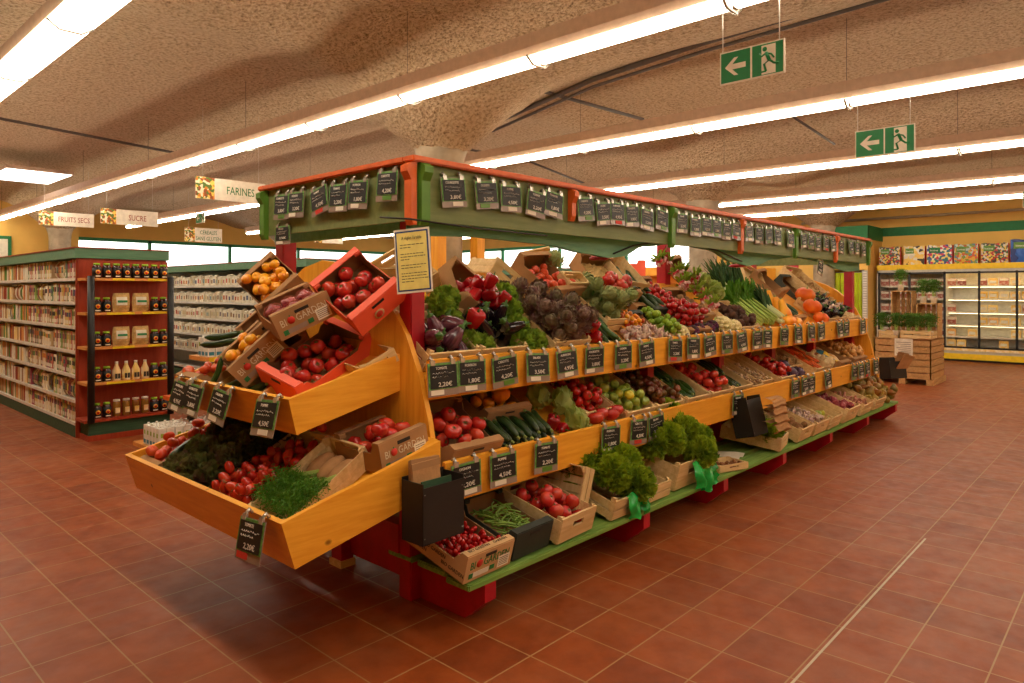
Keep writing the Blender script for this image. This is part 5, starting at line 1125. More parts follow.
bagbox(T((5.60, 2.37, .42)) @ Rx(-14) @ Rz(-4), .24, .17, .32, 'black box with a fold of kraft bags below the middle of the lower shelf', 'kraft paper bag bundle hooked over the middle black box', [], 'x')
for k in range(4): tag(obj('paper_bag', MB().grid(lambda u, v, k=k: ((u - .5) * .22 + .008 * math.sin(9 * v + k), -.012 * k - .03 * math.sin(PI * v) - .008 * math.sin(12 * v), .0 - .075 * v - .006 * math.sin(7 * u)), 8, 8, 'paper_bag').grid(lambda u, v, k=k: ((u - .5) * .22, .0 + .09 * v, .004 + .01 * math.sin(PI * v)), 4, 4, 'paper_bag')), 'kraft paper bag folded over the edge of the middle black box', 'paper bag', 'bags on the middle box').matrix_world = T((5.76, 2.31, .70 - .065 * k)) @ Rz(-6)
bagbox(T((9.76, 2.36, .50)) @ Rz(-30) @ Rx(-8), .26, .17, .26, 'far black box on the far yellow end panel', 'kraft paper bag in the far black box', [(.03, .06, .1, 25, 10), (.05, .03, .08, 32, 14)], 'bags in the far box')

# ================================================================ shop shelving
def gondola(x0, x1, y0, y1, zs, label, top='teal_top', endcap=False, h=2.08, lab2=''):
    t = empty('shelving_unit', T((x0, y0, 0))); tag(t, label, 'shelving unit')
    q = lambda n, mb: setattr(obj(n, mb, t), 'matrix_local', T((-x0, -y0, 0)))
    xm = (x0 + x1) / 2
    q('back_board', MB().box(xm - .02, xm + .02, y0 + .03, y1, .1, h - .12, 'shelf_grey'))
    q('base', MB().box(x0 + .02, x1 - .02, y0 + .03, y1, 0, .12, 'dark_teal_wood').box(x0, x0 + .02, y0 + .03, y1, .0, .13, 'dark_teal_wood'))
    q('top_board', MB().box(x0 - .02, x1 + .02, y0 - .03, y1, h - .12, h - .012, top)); q('top_edge', MB().box(x0 - .03, x1 + .03, y0 - .04, y1, h - .012, h, 'cap_red_wood'))
    q('end_board', MB().box(x0, x1, y0, y0 + .03, 0, h - .12, 'cap_red_wood'))
    for z in zs:
        q('shelf', MB().box(x0 + .01, xm - .02, y0 + .035, y1, z - .012, z, 'shelf_grey').box(x0 - .006, x0 + .01, y0 + .035, y1, z - .028, z + .008, 'white_metal'))
    return t
def packet(w, d, h, kind):
    mb = MB()
    if kind == 'box':
        mb.box(-w / 2, w / 2, -d / 2, d / 2, 0, h, 'pack_colour'); mb.box(-w / 2 - .0008, -w / 2, -d / 2 + .003, d / 2 - .003, h * .55, h * .82, 'pack_band'); mb.box(-w / 2 - .0008, -w / 2, -d / 2 + .008, d / 2 - .008, h * .12, h * .34, 'paper_white')
    elif kind == 'bag':
        mb.grid(lambda u, v: ((-w / 2) * math.sin(PI * v) ** .5 * (1 if True else 0) - .0, (u - .5) * d * (1 - .12 * abs(2 * v - 1)), v * h), 4, 6, 'pack_colour'); mb.grid(lambda u, v: ((w / 2) * math.sin(PI * v) ** .5, (u - .5) * d * (1 - .12 * abs(2 * v - 1)), v * h), 4, 6, 'pack_colour')
        mb.box(-w / 2 - .001, -w / 2 + .002, -d * .36, d * .36, h * .35, h * .7, 'pack_band'); mb.box(-.004, .004, -d * .44, d * .44, h * .96, h * 1.04, 'pack_colour')
    elif kind == 'flour':
        mb.box(-w / 2, w / 2, -d / 2, d / 2, 0, h * .86, 'flour_paper', bev=.008); mb.prism([(-w / 2 + .004, h * .84), (w / 2 - .004, h * .84), (.0, h)], -d / 2 + .004, d / 2 - .004, 'y', 'flour_paper')
        mb.box(-w / 2 - .001, -w / 2 + .001, -d * .3, d * .3, h * .25, h * .62, 'flour_print')
    return mb.mesh(kind)
pk = [packet(.1, .05, .2, 'box'), packet(.1, .042, .21, 'box'), packet(.11, .07, .18, 'box'), packet(.08, .07, .2, 'bag')]
# wooden cap jars with a black label and a lime lid
jar = MB().lathe([(.0005, 0), (.042, 0), (.046, .006), (.046, .115), (.034, .135), (.03, .14)], 'jar_dark', 12).mesh('glass_jar')
jar_lab = MB().lathe([(.0465, .012), (.0465, .112)], 'slate', 12).lathe([(.0005, 0), (.024, 0), (.024, .004), (.0005, .004)], 'squash_yellow', 12, T((0, -.0455, .065)) @ Rx(90)).box(-.024, .024, -.0495, -.046, .014, .026, 'paper_white').lathe([(.0005, 0), (.014, 0), (.014, .002), (.0005, .002)], 'tomato_red', 10, T((0, -.0495, .062)) @ Rx(90)).mesh('label')
jar_lid = MB().lathe([(.0005, .14), (.033, .14), (.033, .16), (.0005, .162)], 'lime_cap', 12).mesh('lid')
jarw_b = MB().lathe([(.0005, 0), (.032, 0), (.034, .006), (.034, .12), (.026, .14)], 'jar_amber', 12).mesh('glass_jar'); jarw_l = MB().lathe([(.0005, .14), (.03, .14), (.03, .156), (.0005, .158)], 'paper_white', 12).mesh('lid'); jarw_s = MB().box(-.02, .02, -.0362, -.034, .03, .08, 'cheese_pack').mesh('label')
bot_b = MB().lathe([(.0005, 0), (.036, 0), (.039, .006), (.039, .1), (.018, .15), (.016, .17)], 'cheese_pack', 12).mesh('glass_bottle'); bot_l = MB().lathe([(.0005, .17), (.016, .17), (.016, .19), (.0005, .19)], 'paper_white', 10).mesh('cap'); bot_s = MB().box(-.024, .024, -.0385, -.034, .02, .07, 'ink').mesh('label')
bagm = MB().grid(lambda u, v: ((u - .5) * .15 * (1 - .1 * abs(2 * v - 1)), -.035 * math.sin(PI * u) * math.sin(PI * v), v * .17), 8, 8, 'straw'); bagm.grid(lambda u, v: ((u - .5) * .15 * (1 - .1 * abs(2 * v - 1)), .035 * math.sin(PI * u) * math.sin(PI * v), v * .17), 8, 8, 'straw'); bagm = bagm.mesh('pouch')
bagl = MB().grid(lambda u, v: ((u - .5) * .09, -.037 * math.sin(PI * (.2 + .6 * u)) * math.sin(PI * (.45 + .35 * v)) - .002, .06 + v * .075), 4, 4, 'paper_white').box(-.04, .04, -.041, -.038, .085, .105, 'frame_green').mesh('label')
def item(kind, M, label, cat, group):
    P_ = {'jar': ('sauce_jar', ((jar, 'glass_jar'), (jar_lab, 'label'), (jar_lid, 'lid'))), 'wjar': ('spread_jar', ((jarw_b, 'glass_jar'), (jarw_s, 'label'), (jarw_l, 'lid'))), 'bottle': ('sauce_bottle', ((bot_b, 'glass_bottle'), (bot_s, 'label'), (bot_l, 'cap'))), 'pouch': ('food_pouch', ((bagm, 'pouch'), (bagl, 'label')))}[kind]
    t = empty(P_[0], M); tag(t, label, cat, group)
    root = None
    for me, n in P_[1]:
        q = obj(n, me, root if (n == 'label' and root) else t)
        root = root or q
ZS = [.16, .404, .677, .938, 1.21, 1.475, 1.738]
gondola(2.36, 3.30, 8.62, 20.0, ZS, 'near shelving unit with green top board and seven grey shelves')
rr = random.Random(21); rest = []; PACK_M = ['paper_white', 'flour_paper', 'shelf_wood', 'kraft', 'cheese_pack', 'cap_red_wood', 'print_kraft', 'paper_white', 'bracket_green']
ordn = ['bottom', 'second', 'third', 'fourth', 'fifth', 'sixth', 'top']
for q, z in enumerate(ZS):
    y = 8.70
    while y < 13.0:
        big = y > 11.4; k = rr.choice([0, 0, 1, 1, 1, 2, 3]); w = [.05, .042, .07, .07][k] + .002; run = rr.randint(3, 7); o_ = rr.random()
        for _ in range(run):
            if y > 13.0: break
            Mp = T((2.43 + rr.uniform(-.006, .006) + (.02 if big else 0), y + w / 2, z + .001))
            if y > 10.65: rest.append((k, Mp)); y += w; continue
            o = obj('food_packet', pk[k]); o.matrix_world = Mp; tag(o, 'small food packet on the %s grey shelf of the near shelving unit' % ordn[q], 'packet', 'packets on the %s grey shelf' % ordn[q]); y += w
        if rr.random() < .12: y += .06
mb = MB()
for k, Mp in rest:
    me = pk[k]; mb.add([v.co[:] for v in me.vertices], [tuple(p.vertices) for p in me.polygons], PACK_M[rr.randrange(len(PACK_M))], False, Mp)
tag(obj('food_packets', mb), 'rows of small food packets far along the near shelving unit', 'packets', kind='stuff')
# its end cap, facing the stand
EC = empty('end_display', T((2.83, 8.62, 0))); tag(EC, 'orange wooden end display with black uprights on the near shelving unit', 'end display')
ez = [.23, .62, 1.0, 1.37, 1.74]
e_ = lambda n, mb: setattr(obj(n, mb, EC), 'matrix_local', T((-2.83, -8.62, 0)))
e_('back_panel', MB().box(2.37, 3.30, 8.585, 8.60, .0, 1.94, 'cap_red_wood'))
e_('base', MB().box(2.38, 3.24, 8.30, 8.59, .0, .06, 'cap_red_wood').box(2.39, 3.22, 8.31, 8.58, .06, .21, 'dark_teal_wood'))
for k, z in enumerate(ez):
    e_('shelf', MB().box(2.36 if k else 2.34, 3.24, 8.30 - (.03 if k == 0 else 0), 8.585, z - .028, z, 'cap_red_wood' if k == 0 else 'shelf_wood'))
    if k: 
        for a in ((2.62, 2.84), (2.98, 3.18)): e_('price_rail', MB().box(a[0] - (.06 if k % 2 else 0), a[1], 8.292, 8.30, z - .027, z - .002, 'yellow_label'))
for x in (2.40, 3.21): e_('upright', MB().tube([(x, 8.26, .2), (x, 8.26, 1.76)], .034, 'black_metal', 10))
rows = ['jjwwwwjj', 'jjbbbbjj', 'jjppjj', 'jjppjj', 'jjjjjjjj']
names = {'j': ('jar', 'dark sauce jar with lime lid', 'jar'), 'w': ('wjar', 'amber jar with white lid', 'jar'), 'b': ('bottle', 'yellow sauce bottle with white cap', 'bottle'), 'p': ('pouch', 'tan food pouch with pale label', 'pouch')}
for q, row in enumerate(rows):
    z = ez[q]; x = 2.50; wsum = sum(.2 if c == 'p' else .095 for c in row); sc = .78 / wsum
    for ci, c in enumerate(row):
        w = (.2 if c == 'p' else .095) * sc; kd, lb, ct = names[c]; side = 'left' if ci < len(row) / 2 else 'right'
        item(kd, T((x - .06 + w / 2, 8.38, z)) @ S({'p': 1.22, 'j': 1.0, 'w': 1.15, 'b': 1.08}[c]), lb + ', %s half of the %s wooden shelf' % (side, ['lowest', 'second lowest', 'middle', 'second highest', 'highest'][q]), ct, '%s %s %d' % (ct, side, q)); x += w
# second unit: flour bags
gondola(5.45, 6.40, 9.1, 20.5, [.2, .52, .82, 1.11, 1.40, 1.69], 'second shelving unit with green top, full of white flour bags')
fl = packet(.1, .095, .2, 'flour'); fl2 = packet(.1, .085, .17, 'flour')
for q, z in enumerate([.52, .82, 1.11, 1.40, 1.69]):
    y = 9.16
    while y < 14.6:
        k = rr.random() < .5; w = .108 if k else .096; o = obj('flour_bag', fl if k else fl2); o.matrix_world = T((5.53 + rr.uniform(-.01, .01), y + w / 2, z + .001)) @ Rz(rr.uniform(-5, 5)); tag(o, 'pale paper bag of flour on the %s shelf of the second unit' % ['lowest stocked', 'second', 'third', 'fourth', 'top'][q], 'bag', 'flour bags shelf %d' % q); y += w + .002
# more units further along, seen through the stand
for i, (x0, nm) in enumerate(((8.4, 'third'), (11.4, 'fourth'))):
    gondola(x0, x0 + .95, 9.1, 20.0, [.5, .9, 1.3, 1.62], nm + ' shelving unit with teal top, seen beyond the stand')
    t = empty('end_display', T((x0, 9.1, 0))); tag(t, 'pale wooden end display of the %s shelving unit' % nm, 'end display')
    for z in (.5, .9, 1.3, 1.62): obj('shelf', MB().box(0, .95, -.3, -.005, z - .03, z, 'shelf_wood'), t)
    obj('back_panel', MB().box(0, .95, -.012, -.0, 0, 1.9, 'shelf_wood'), t)
    for z in (1.3, 1.62):
        for k in range(9): item('wjar', T((x0 + .07 + k * .1, 8.9, z)), 'amber jar with white lid on the end display of the %s unit' % nm, 'jar', 'jars %s unit' % nm)
# ---- stepped rack of milk cartons behind the left end
t = empty('milk_rack', T((2.75, 7.2, 0))); tag(t, 'small stepped black and orange rack of milk cartons left of the stand', 'display rack')
def mr(n, mb): o = obj(n, mb, t); o.matrix_local = T((-2.75, -7.2, 0))
mr('base_board', MB().box(2.55, 3.45, 6.92, 7.5, .06, .1, 'shelf_wood').box(2.6, 3.4, 7.0, 7.45, 0, .06, 'shelf_wood'))
mr('post', MB().prism([(2.92, .1), (2.98, .1), (3.02, .5), (2.96, .5)], 7.1, 7.16, 'y', 'black_metal'))
mr('shelf', MB().box(2.80, 3.5, 6.9, 7.4, .50, .54, 'rail_orange')); mr('shelf', MB().box(3.02, 3.6, 6.9, 7.3, .90, .94, 'shelf_wood').box(3.05, 3.2, 6.893, 6.9, .895, .94, 'yellow_label'))
mr('post', MB().box(3.3, 3.36, 7.1, 7.16, .1, .9, 'black_metal'))
mk = MB().box(-.035, .035, -.035, .035, 0, .19, 'carton_white', bev=.003).mesh('body'); mk_c = MB().lathe([(.0005, .19), (.012, .19), (.012, .208), (.0005, .208)], 'carton_white', 8).mesh('cap'); mk_p = MB().box(-.026, .026, -.0365, -.035, .015, .05, 'carton_blue').box(-.016, .016, -.0365, -.035, .1, .14, 'carton_green').box(-.0365, -.035, -.026, .026, .015, .05, 'carton_blue').box(-.0365, -.035, -.016, .016, .1, .14, 'carton_green').mesh('printed_panel')
def milk(x, y, z, lb, g):
    m_ = empty('milk_carton', T((x, y, z))); tag(m_, lb, 'carton', g); b_ = obj('body', mk, m_); obj('cap', mk_c, m_); obj('printed_panel', mk_p, b_)
for i in range(9):
    for j in range(5): milk(2.62 + .078 * i, 6.97 + .078 * j, .101, 'white milk carton with blue print on the lowest board of the milk rack', 'milk, lowest board')
for i in range(8):
    for j in range(3): milk(2.86 + .078 * i, 6.95 + .078 * j, .541, 'white milk carton on the orange middle board of the milk rack', 'milk, middle board')
for i in range(7):
    for j in range(3): milk(3.08 + .078 * i, 6.95 + .078 * j, .941, 'white milk carton on the top board of the milk rack', 'milk, top board')

# ---- wooden furniture beyond the right half of the stand
def wood_unit(x0, x1, y0, y1, h, label, m='honey_wood_z'):
    t = empty('wooden_cabinet', T((x0, y0, 0))); tag(t, label, 'cabinet')
    obj('side_panel', MB().box(0, x1 - x0, 0, .03, 0, h, m), t); obj('side_panel', MB().box(0, x1 - x0, y1 - y0 - .03, y1 - y0, 0, h, m), t)
    obj('back_panel', MB().box(x1 - x0 - .02, x1 - x0, .03, y1 - y0 - .03, 0, h, m), t); obj('top_panel', MB().box(0, x1 - x0, .03, y1 - y0 - .03, h - .22, h, m), t)
    for k in range(3): obj('shelf', MB().box(.02, x1 - x0 - .02, .03, y1 - y0 - .03, .3 + .5 * k, .33 + .5 * k, m), t)
wood_unit(15.9, 16.6, 8.6, 10.7, 2.22, 'wide honey coloured wooden cabinet seen under the canopy'); wood_unit(15.2, 15.9, 6.4, 8.0, 2.12, 'lower honey coloured wooden cabinet near the crimson panel')
t = empty('orange_display_board', T((13.5, 8.75, 0))); tag(t, 'bright orange notched display panel seen under the canopy', 'panel')
obj('board', MB().prism([(-.32, 0), (.32, 0), (.32, 2.3), (.16, 2.3), (.13, 2.22), (-.13, 2.22), (-.16, 2.34), (-.32, 2.34)], -.03, .03, 'y', 'orange_card'), t); obj('foot', MB().box(-.3, .3, -.2, .2, 0, .05, 'cap_red_wood'), t); t.matrix_world = T((13.5, 8.75, 0)) @ Rz(-48)
mb = MB().box(-.03, .03, -.16, .16, 0, 2.33, 'crimson_paint', bev=.02); o = tag(obj('crimson_board', mb), 'narrow crimson board standing by the yellow doorway wall', 'board'); o.location = (17.0, 6.45, 0)
t = empty('checkout_screen', T((13.2, 9.9, 0))); tag(t, 'green and white sign board by the far windows', 'sign'); obj('board', MB().box(-.02, .02, -.55, .55, 1.75, 2.15, 'frame_green'), t); obj('panel', MB().box(-.03, -.02, -.45, .45, 1.85, 1.95, 'paper_white'), t); obj('post', MB().box(-.03, .03, -.03, .03, 0, 1.75, 'frame_green'), t)
# yellow timber cladding round the column behind the near end of the stand
mb = MB()
for sx in (-1, 1):
    for sy in (-1, 1): mb.box(CX_ + sx * .3 - .06, CX_ + sx * .3 + .06, CY_ + sy * .3 - .06, CY_ + sy * .3 + .06, 0, 2.4, 'honey_wood_z')
for s_ in (-1, 1):
    mb.box(CX_ - .24, CX_ + .24, CY_ + s_ * .29 - .01, CY_ + s_ * .29 + .01, 0, 1.9, 'bracket_green'); mb.box(CX_ + s_ * .29 - .01, CX_ + s_ * .29 + .01, CY_ - .24, CY_ + .24, 0, 1.9, 'bracket_green')
struct('trim_4', mb)

# ================================================================ refrigerated wall cabinets
FXF = 18.55
t = empty('fridge_cabinet', T((FXF, 0, 0))); tag(t, 'long glass fronted refrigerated cabinet with yellow trim along the yellow wall', 'fridge')
fy0, fy1 = -1.3, 4.98
obj('top_trim', MB().box(0, .8, fy0, fy1, 2.10, 2.225, 'yellow_label', bev=.01), t); obj('header_strip', MB().box(.02, .06, fy0, fy1, 2.03, 2.10, 'shelf_grey'), t)
obj('base', MB().box(.02, .8, fy0, fy1, .12, .30, 'shelf_grey'), t); obj('base_trim', MB().box(0, .03, fy0, fy1, .05, .18, 'yellow_label').box(-.002, .028, fy0, fy1, .24, .3, 'cheese_pack'), t)
obj('kick_plate', MB().box(.06, .8, fy0, fy1, 0, .06, 'black_plastic'), t)
obj('back_panel', MB().box(.76, .8, fy0, fy1, .3, 2.1, 'white_metal'), t); obj('side_panel', MB().box(.02, .8, fy1 - .04, fy1, .3, 2.1, 'white_metal'), t); obj('side_panel', MB().box(.02, .8, fy0, fy0 + .04, .3, 2.1, 'white_metal'), t)
obj('divider', MB().box(.06, .76, 3.53, 3.57, .3, 2.1, 'white_metal'), t)
FZ = [.32, .56, .83, 1.12, 1.42, 1.72]
for z in FZ: obj('shelf', MB().box(.16, .76, fy0 + .05, fy1 - .05, z - .02, z, 'white_metal').box(.15, .16, fy0 + .05, fy1 - .05, z - .03, z + .01, 'paper_white'), t)
obj('lamp_tube', MB().tube([(.14, fy0 + .1, 2.04), (.14, 3.5, 2.04)], .018, 'fridge_light', 8), t)
for z in FZ[2:]: obj('lamp_tube', MB().tube([(.20, fy0 + .1, z - .03), (.20, 3.5, z - .03)], .007, 'fridge_light', 6), t)
for y in (4.93, 4.27, 3.55, 2.88, 2.19, 1.50, .82, .13): obj('door_frame', MB().box(.0, .04, y - .022, y + .022, .3, 2.05, 'black_metal'), t)
obj('door_frame', MB().box(.0, .04, fy0, 4.95, 2.0, 2.04, 'black_metal').box(.0, .04, fy0, 4.95, .3, .34, 'black_metal'), t)
obj('door_glass', MB().box(.018, .022, fy0, 4.95, .34, 2.0, 'clear_glass'), t)
tray_m = MB().box(-.05, .05, -.075, .075, 0, .03, 'paper_white', bev=.004).box(-.045, .045, -.07, .07, .03, .045, 'meat_pack').mesh('tray')
packs = [MB().box(-.03, .03, -.09, .09, 0, .17, 'meat_pack', bev=.006).box(-.0315, -.03, -.07, .07, .11, .16, 'paper_white').mesh('meat'), MB().box(-.03, .03, -.09, .09, 0, .17, 'cheese_pack', bev=.006).box(-.0315, -.03, -.06, .06, .05, .11, 'paper_white').mesh('cheese')]
rr = random.Random(31)
for q, z in enumerate(FZ):
    y = 3.45
    while y > .55:
        meat = y > 3.0 and q > 1 or (rr.random() < .2 and q > 2)
        if rr.random() < (.8 if q >= 2 else .45):
            o = obj('food_pack', packs[0 if meat else 1]); o.matrix_world = T((FXF + .23, y, z)) @ Rz(rr.uniform(-6, 6)); tag(o, '%s pack on the %s lit fridge shelf' % ('red meat' if meat else 'yellow cheese', ordn[q]), 'food pack', '%s packs lit shelf %d' % ('meat' if meat else 'cheese', q))
        y -= rr.choice([.2, .2, .21, .4])
for q, z in enumerate(FZ[1:]):
    y = 4.85
    while y > 3.62:
        o = obj('food_pack', packs[0]); o.matrix_world = T((FXF + .23, y, z)) @ Rz(rr.uniform(-6, 6)); tag(o, 'meat pack on the %s shelf of the dim left fridge section' % ordn[q + 1], 'food pack', 'dim section packs %d' % q); y -= .2
bags = [(4.96, 4.50, 'bag_mosaic', 'dark patchwork shopping bag, leftmost on top of the fridge'), (4.42, 3.98, 'bag_farm', 'pale yellow shopping bag with a white and black animal on the fridge'), (3.93, 3.42, 'bag_market', 'multicoloured shopping bag with red side, third on the fridge'), (3.38, 2.92, 'bag_meadow', 'yellow green meadow patterned shopping bag on the fridge'), (2.86, 2.36, 'bag_mosaic', 'dark patchwork shopping bag, right of the meadow bag'), (2.32, 1.72, 'bag_sea', 'blue shopping bag at the right end of the fridge top'), (1.66, 1.2, 'bag_market', 'multicoloured shopping bag beyond the blue one')]
for a, b_, m, lb in bags:
    w = a - b_; h = .44 if m != 'bag_sea' else .5
    t = empty('shopping_bag', T((FXF + .2, (a + b_) / 2, 2.226))); tag(t, lb, 'shopping bag')
    obj('body', MB().grid(lambda u, v: (-.07 - .02 * math.sin(PI * u) * math.sin(PI * v), (u - .5) * w, v * h + (.012 * math.sin(9 * u) * v)), 8, 6, m).grid(lambda u, v: (.07, (u - .5) * w, v * h), 2, 2, m), t)
    obj('gusset', MB().box(-.07, .07, -w / 2 - .004, -w / 2, 0, h, 'ink_red').box(-.07, .07, w / 2, w / 2 + .004, 0, h, 'ink_red').box(-.07, .07, -w / 2, w / 2, 0, .004, 'ink_red'), t)
    g = MB().box(-.101, -.094, .0 if m != 'bag_market' else -.02, w * .40, h * .6, h * .88, 'bracket_green' if m != 'bag_market' else 'band_green'); obj('label_patch', g, t)
    g = MB(); add_text(g, 'biocoop', .062, 'carton_white', fr((-.103, w * .2, h * .69), (0, -1, 0), (0, 0, 1)), squash=.8 * min(1, w / .48)); obj('lettering', g, t)

# ================================================================ pallet crates with potted plants
t = empty('slatted_pallet_box', T((13.9, 3.2, 0))); tag(t, 'large slatted wooden pallet box under the potted plants', 'crate')
x0, x1, y0, y1 = -.5, .5, -.44, .44
for a in (-.44, -.02, .40): obj('foot', MB().box(x0, x1, a - .05 + .02, a + .05 + .02, 0, .1, 'pallet_wood'), t)
for k in range(6):
    z = .10 + k * .112
    obj('slat_ring', MB().box(x0, x0 + .018, y0, y1, z, z + .095, 'pallet_wood').box(x0, x1, y0, y0 + .018, z, z + .095, 'pallet_wood').box(x1 - .018, x1, y0, y1, z, z + .095, 'pallet_wood').box(x0, x1, y1 - .018, y1, z, z + .095, 'pallet_wood'), t)
for sx in (x0 + .03, x1 - .06):
    for sy in (y0 + .03, y1 - .06): obj('corner_post', MB().box(sx, sx + .03, sy, sy + .03, .1, .78, 'pallet_wood'), t)
obj('top_deck', MB().box(x0, x1, y0, y1, .77, .785, 'pallet_wood'), t)
crate('wood', T((13.62, 2.98, .79)) @ Rz(90), .46, .5, .12, 'shallow wooden tray crate on the right of the slatted pallet box'); crate('wood', T((13.62, 3.42, .79)) @ Rz(90), .3, .4, .1, 'shallow wooden tray crate on the left of the slatted pallet box')
def upright_crate(x, y, h, label):
    t = empty('wooden_crate', T((x, y, .787))); tag(t, label, 'crate'); w = .16
    obj('top_panel', MB().box(-.15, .15, -w - .01, w + .01, h - .02, h, 'pallet_wood'), t); obj('floor', MB().box(-.15, .15, -w, w, 0, .012, 'pallet_wood'), t)
    for s_ in (-1, 1): obj('side_panel', MB().box(-.15, .15, s_ * w - .008, s_ * w + .008, 0, h, 'pallet_wood'), t)
    mb = MB()
    for k in range(4): mb.box(.13, .142, -w + .01 + k * .08, -w + .07 + k * .08, 0, h, 'pallet_wood')
    obj('back_slats', mb, t)
upright_crate(13.95, 3.30, .82, 'taller upright wooden crate on the pallet box'); upright_crate(13.95, 2.90, .60, 'shorter upright wooden crate on the pallet box')
pot = MB().lathe([(.0005, 0), (.04, 0), (.055, .1), (.058, .105), (.05, .1), (.0005, .09)], 'paper_white', 12).mesh('pot'); pgreen = herb('herb_leaf', 9, 60, .10, .24, 2.0); pg = pgreen.mesh('foliage'); pg.transform(T((0, 0, .11)))
def plant(x, y, z, lb, s_=1.0, g='potted herbs'):
    t = empty('potted_herb', T((x, y, z)) @ S(s_)); tag(t, lb, 'potted plant', g); obj('pot', pot, t); obj('foliage', pg, t)
for k, (x, y) in enumerate(((13.5, 3.54), (13.46, 3.30), (13.50, 3.12), (13.45, 2.98), (13.5, 2.80))): plant(x, y, .80, 'green potted herb in the front row on the pallet box, %s' % ['far left', 'left', 'middle', 'right of middle', 'far right'][k], 1.1, None)
plant(13.92, 3.34, 1.61, 'potted herb alone on top of the taller upright crate', 1.0, None); plant(13.9, 2.98, 1.39, 'left potted herb on the shorter upright crate', 1.1, None); plant(13.9, 2.82, 1.39, 'right potted herb on the shorter upright crate', 1.1, None)
mb = MB().box(-.004, 0, -.14, .14, -.3, 0, 'paper_white')
for k in range(7): mb.box(-.006, -.004, -.11, .11 - .03 * (k % 3), -.07 - .032 * k, -.06 - .032 * k, 'holder_strip')
tag(obj('paper_notice', mb), 'white printed notice pinned to the front of the slatted pallet box', 'notice').location = (13.392, 3.17, .78)

# ================================================================ hanging signs
def aisle_sign(x0, x1, y, z0, z1, text, label, textc='ink_green', pic=.26, size=None, two=None):
    t = empty('aisle_sign', T(((x0 + x1) / 2, y, z1))); tag(t, label, 'sign'); w = x1 - x0; h = z1 - z0
    obj('board', MB().box(-w / 2, w / 2, -.004, .004, -h, 0, 'sign_white'), t); obj('picture', MB().box(-w / 2, -w / 2 + w * pic, -.006, -.004, -h + (.0), .0, 'photo_food' if textc != 'ink' else 'sign_orange'), t)
    mb = MB(); s_ = size or h * .52
    if two: add_text(mb, text, s_, textc, T((w * pic / 2, -.0065, -h * .45)) @ FACE, squash=.72); add_text(mb, two, s_, textc, T((w * pic / 2, -.0065, -h * .88)) @ FACE, squash=.72)
    else: add_text(mb, text, s_, textc, T((w * pic / 2, -.0065, -h * .5 - s_ * .36)) @ FACE, squash=.72)
    obj('lettering', mb, t)
    top = min(ceil_z((x0 + x1) / 2 - w * .4, y), ceil_z((x0 + x1) / 2 + w * .4, y)) - z1
    for a in (-w * .4, w * .4): obj('hanging_wire', MB().tube([(a, 0, 0), (a, 0, top)], .002, 'white_metal', 4), t)
MATS['photo_food_sign'] = MATS['photo_food']
aisle_sign(3.80, 4.75, 9.0, 2.79, 3.07, 'FARINES', 'white aisle sign reading FARINES with a picture on its left')
aisle_sign(4.07, 5.02, 13.5, 2.78, 3.05, 'SUCRE', 'white aisle sign reading SUCRE with an orange picture', 'cap_red_wood')
aisle_sign(3.69, 4.64, 15.8, 2.88, 3.15, 'FRUITS SECS', 'white aisle sign reading FRUITS SECS near the left edge', 'cap_red_wood')
aisle_sign(7.34, 8.29, 18.0, 2.86, 3.22, 'CÉRÉALES', 'two line aisle sign reading CÉRÉALES SANS GLUTEN', 'ink_green', two='SANS GLUTEN', size=.14)
aisle_sign(9.2, 10.0, 15.0, 2.78, 3.0, '', 'blank looking white aisle sign beyond the left end of the canopy')
aisle_sign(9.6, 10.4, 11.5, 2.20, 2.42, '', 'small white hanging sign seen under the canopy near the red pepper carton')
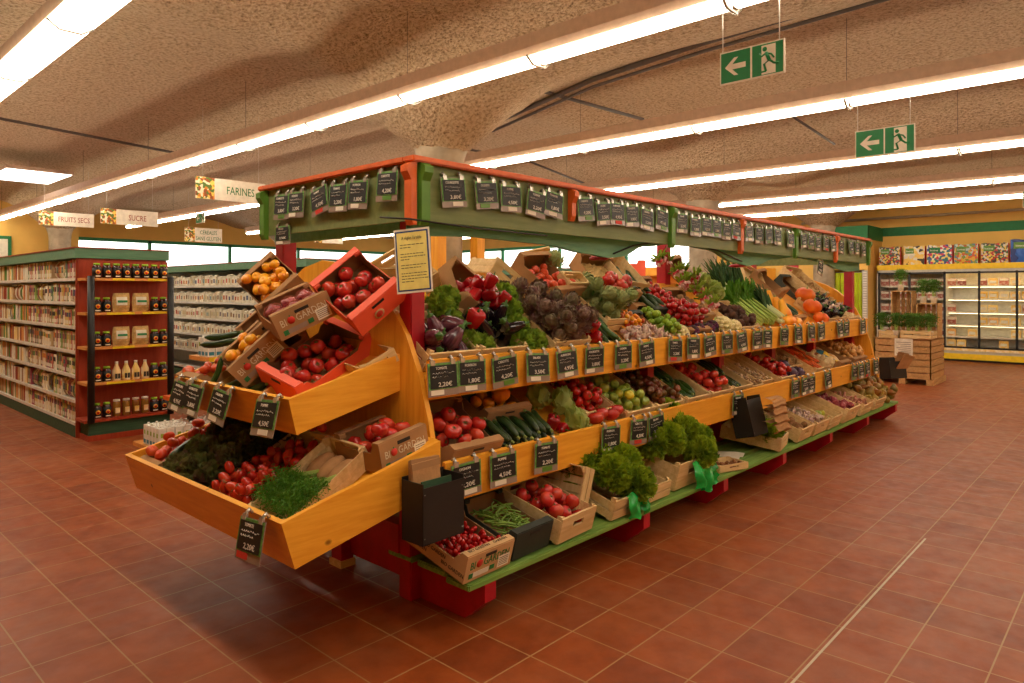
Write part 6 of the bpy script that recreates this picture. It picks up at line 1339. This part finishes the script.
def exit_sign(M, w, label, run_right=True, up=.3):
    h = w * .5; t = empty('exit_sign', M); tag(t, label, 'exit sign')
    obj('panel', MB().box(-w / 2, w / 2, -.006, .006, -h, 0, 'sign_white'), t)
    s = h * .93; y = -.0075
    af = obj('arrow_field', MB().box(-w / 2 + .008, -.006, y, -.006, -h + .008, -.008, 'sign_green'), t); ff_ = obj('figure_field', MB().box(.006, w / 2 - .008, y, -.006, -h + .008, -.008, 'sign_green'), t)
    c = -w / 4; a = h * .33; zc = -h / 2
    ar = MB(); ar.prism([(c - a, zc), (c - a * .1, zc + a * .82), (c + a * .28, zc + a * .82), (c - a * .28, zc + a * .24), (c + a, zc + a * .24), (c + a, zc - a * .24), (c - a * .28, zc - a * .24), (c + a * .28, zc - a * .82), (c - a * .1, zc - a * .82)], y - .0015, y, 'y', 'sign_white'); obj('arrow', ar, af)
    f = w / 4; mb = MB(); mb.box(f - h * .18, f + h * .24, y - .001, y, -h + .012, -.016, 'sign_white'); obj('doorway', mb, ff_)
    g = MB(); Y = y - .002
    def limb(pts, r): g.tube([(f + px * h, Y, zc + pz * h) for px, pz in pts], r * h, 'sign_green', 6)
    g.lathe([(.0005, 0), (h * .07, 0), (h * .07, .001), (.0005, .001)], 'sign_green', 12, T((f - .08 * h, Y, zc + .3 * h)) @ Rx(90))
    limb([(-.04, .19), (.06, -.04)], .055); limb([(-.04, .18), (-.17, .1), (-.24, .2)], .028); limb([(0, .16), (.12, .12), (.2, .0)], .028); limb([(.06, -.04), (-.1, -.14), (-.04, -.36)], .036); limb([(.06, -.04), (.2, -.16), (.34, -.18)], .036); limb([(-.2, -.36), (-.04, -.36)], .025)
    obj('running_figure', g, ff_)
    for a in (-w * .46, w * .42): obj('chain', MB().tube([(a, 0, 0), (a, 0, up)], .003, 'white_metal', 4), t)
exit_sign(T((3.90, 1.71, 3.015)) @ Rz(-90), .385, 'nearer green and white exit sign with arrow, hung from the strip light')
exit_sign(T((6.60, 1.71, 3.01)) @ Rz(-90), .47, 'farther green and white exit sign with arrow, hung from the next row')
exit_sign(T((6.7, 15.6, 3.33)) @ Rz(-90), .44, 'tiny green exit sign far down the left aisle', up=.2); exit_sign(T((12.9, 1.20, 3.10)) @ Rz(-90), .5, 'exit sign cut off at the right edge of the view')
t = empty('security_lamp', T((11.5, 3.0, 3.65))); tag(t, 'round chrome emergency lamp under the ceiling near the third light row', 'lamp'); obj('lamp_head', MB().lathe([(.0005, -.1), (.09, -.07), (.1, 0), (.03, .06)], 'galvanised', 14), t); obj('stem', MB().tube([(0, 0, .05), (0, 0, ceil_z(11.5, 3.0) - 3.73)], .01, 'white_metal', 6), t); obj('arm', MB().box(.05, .25, -.02, .02, .02, .08, 'holder_strip'), t)
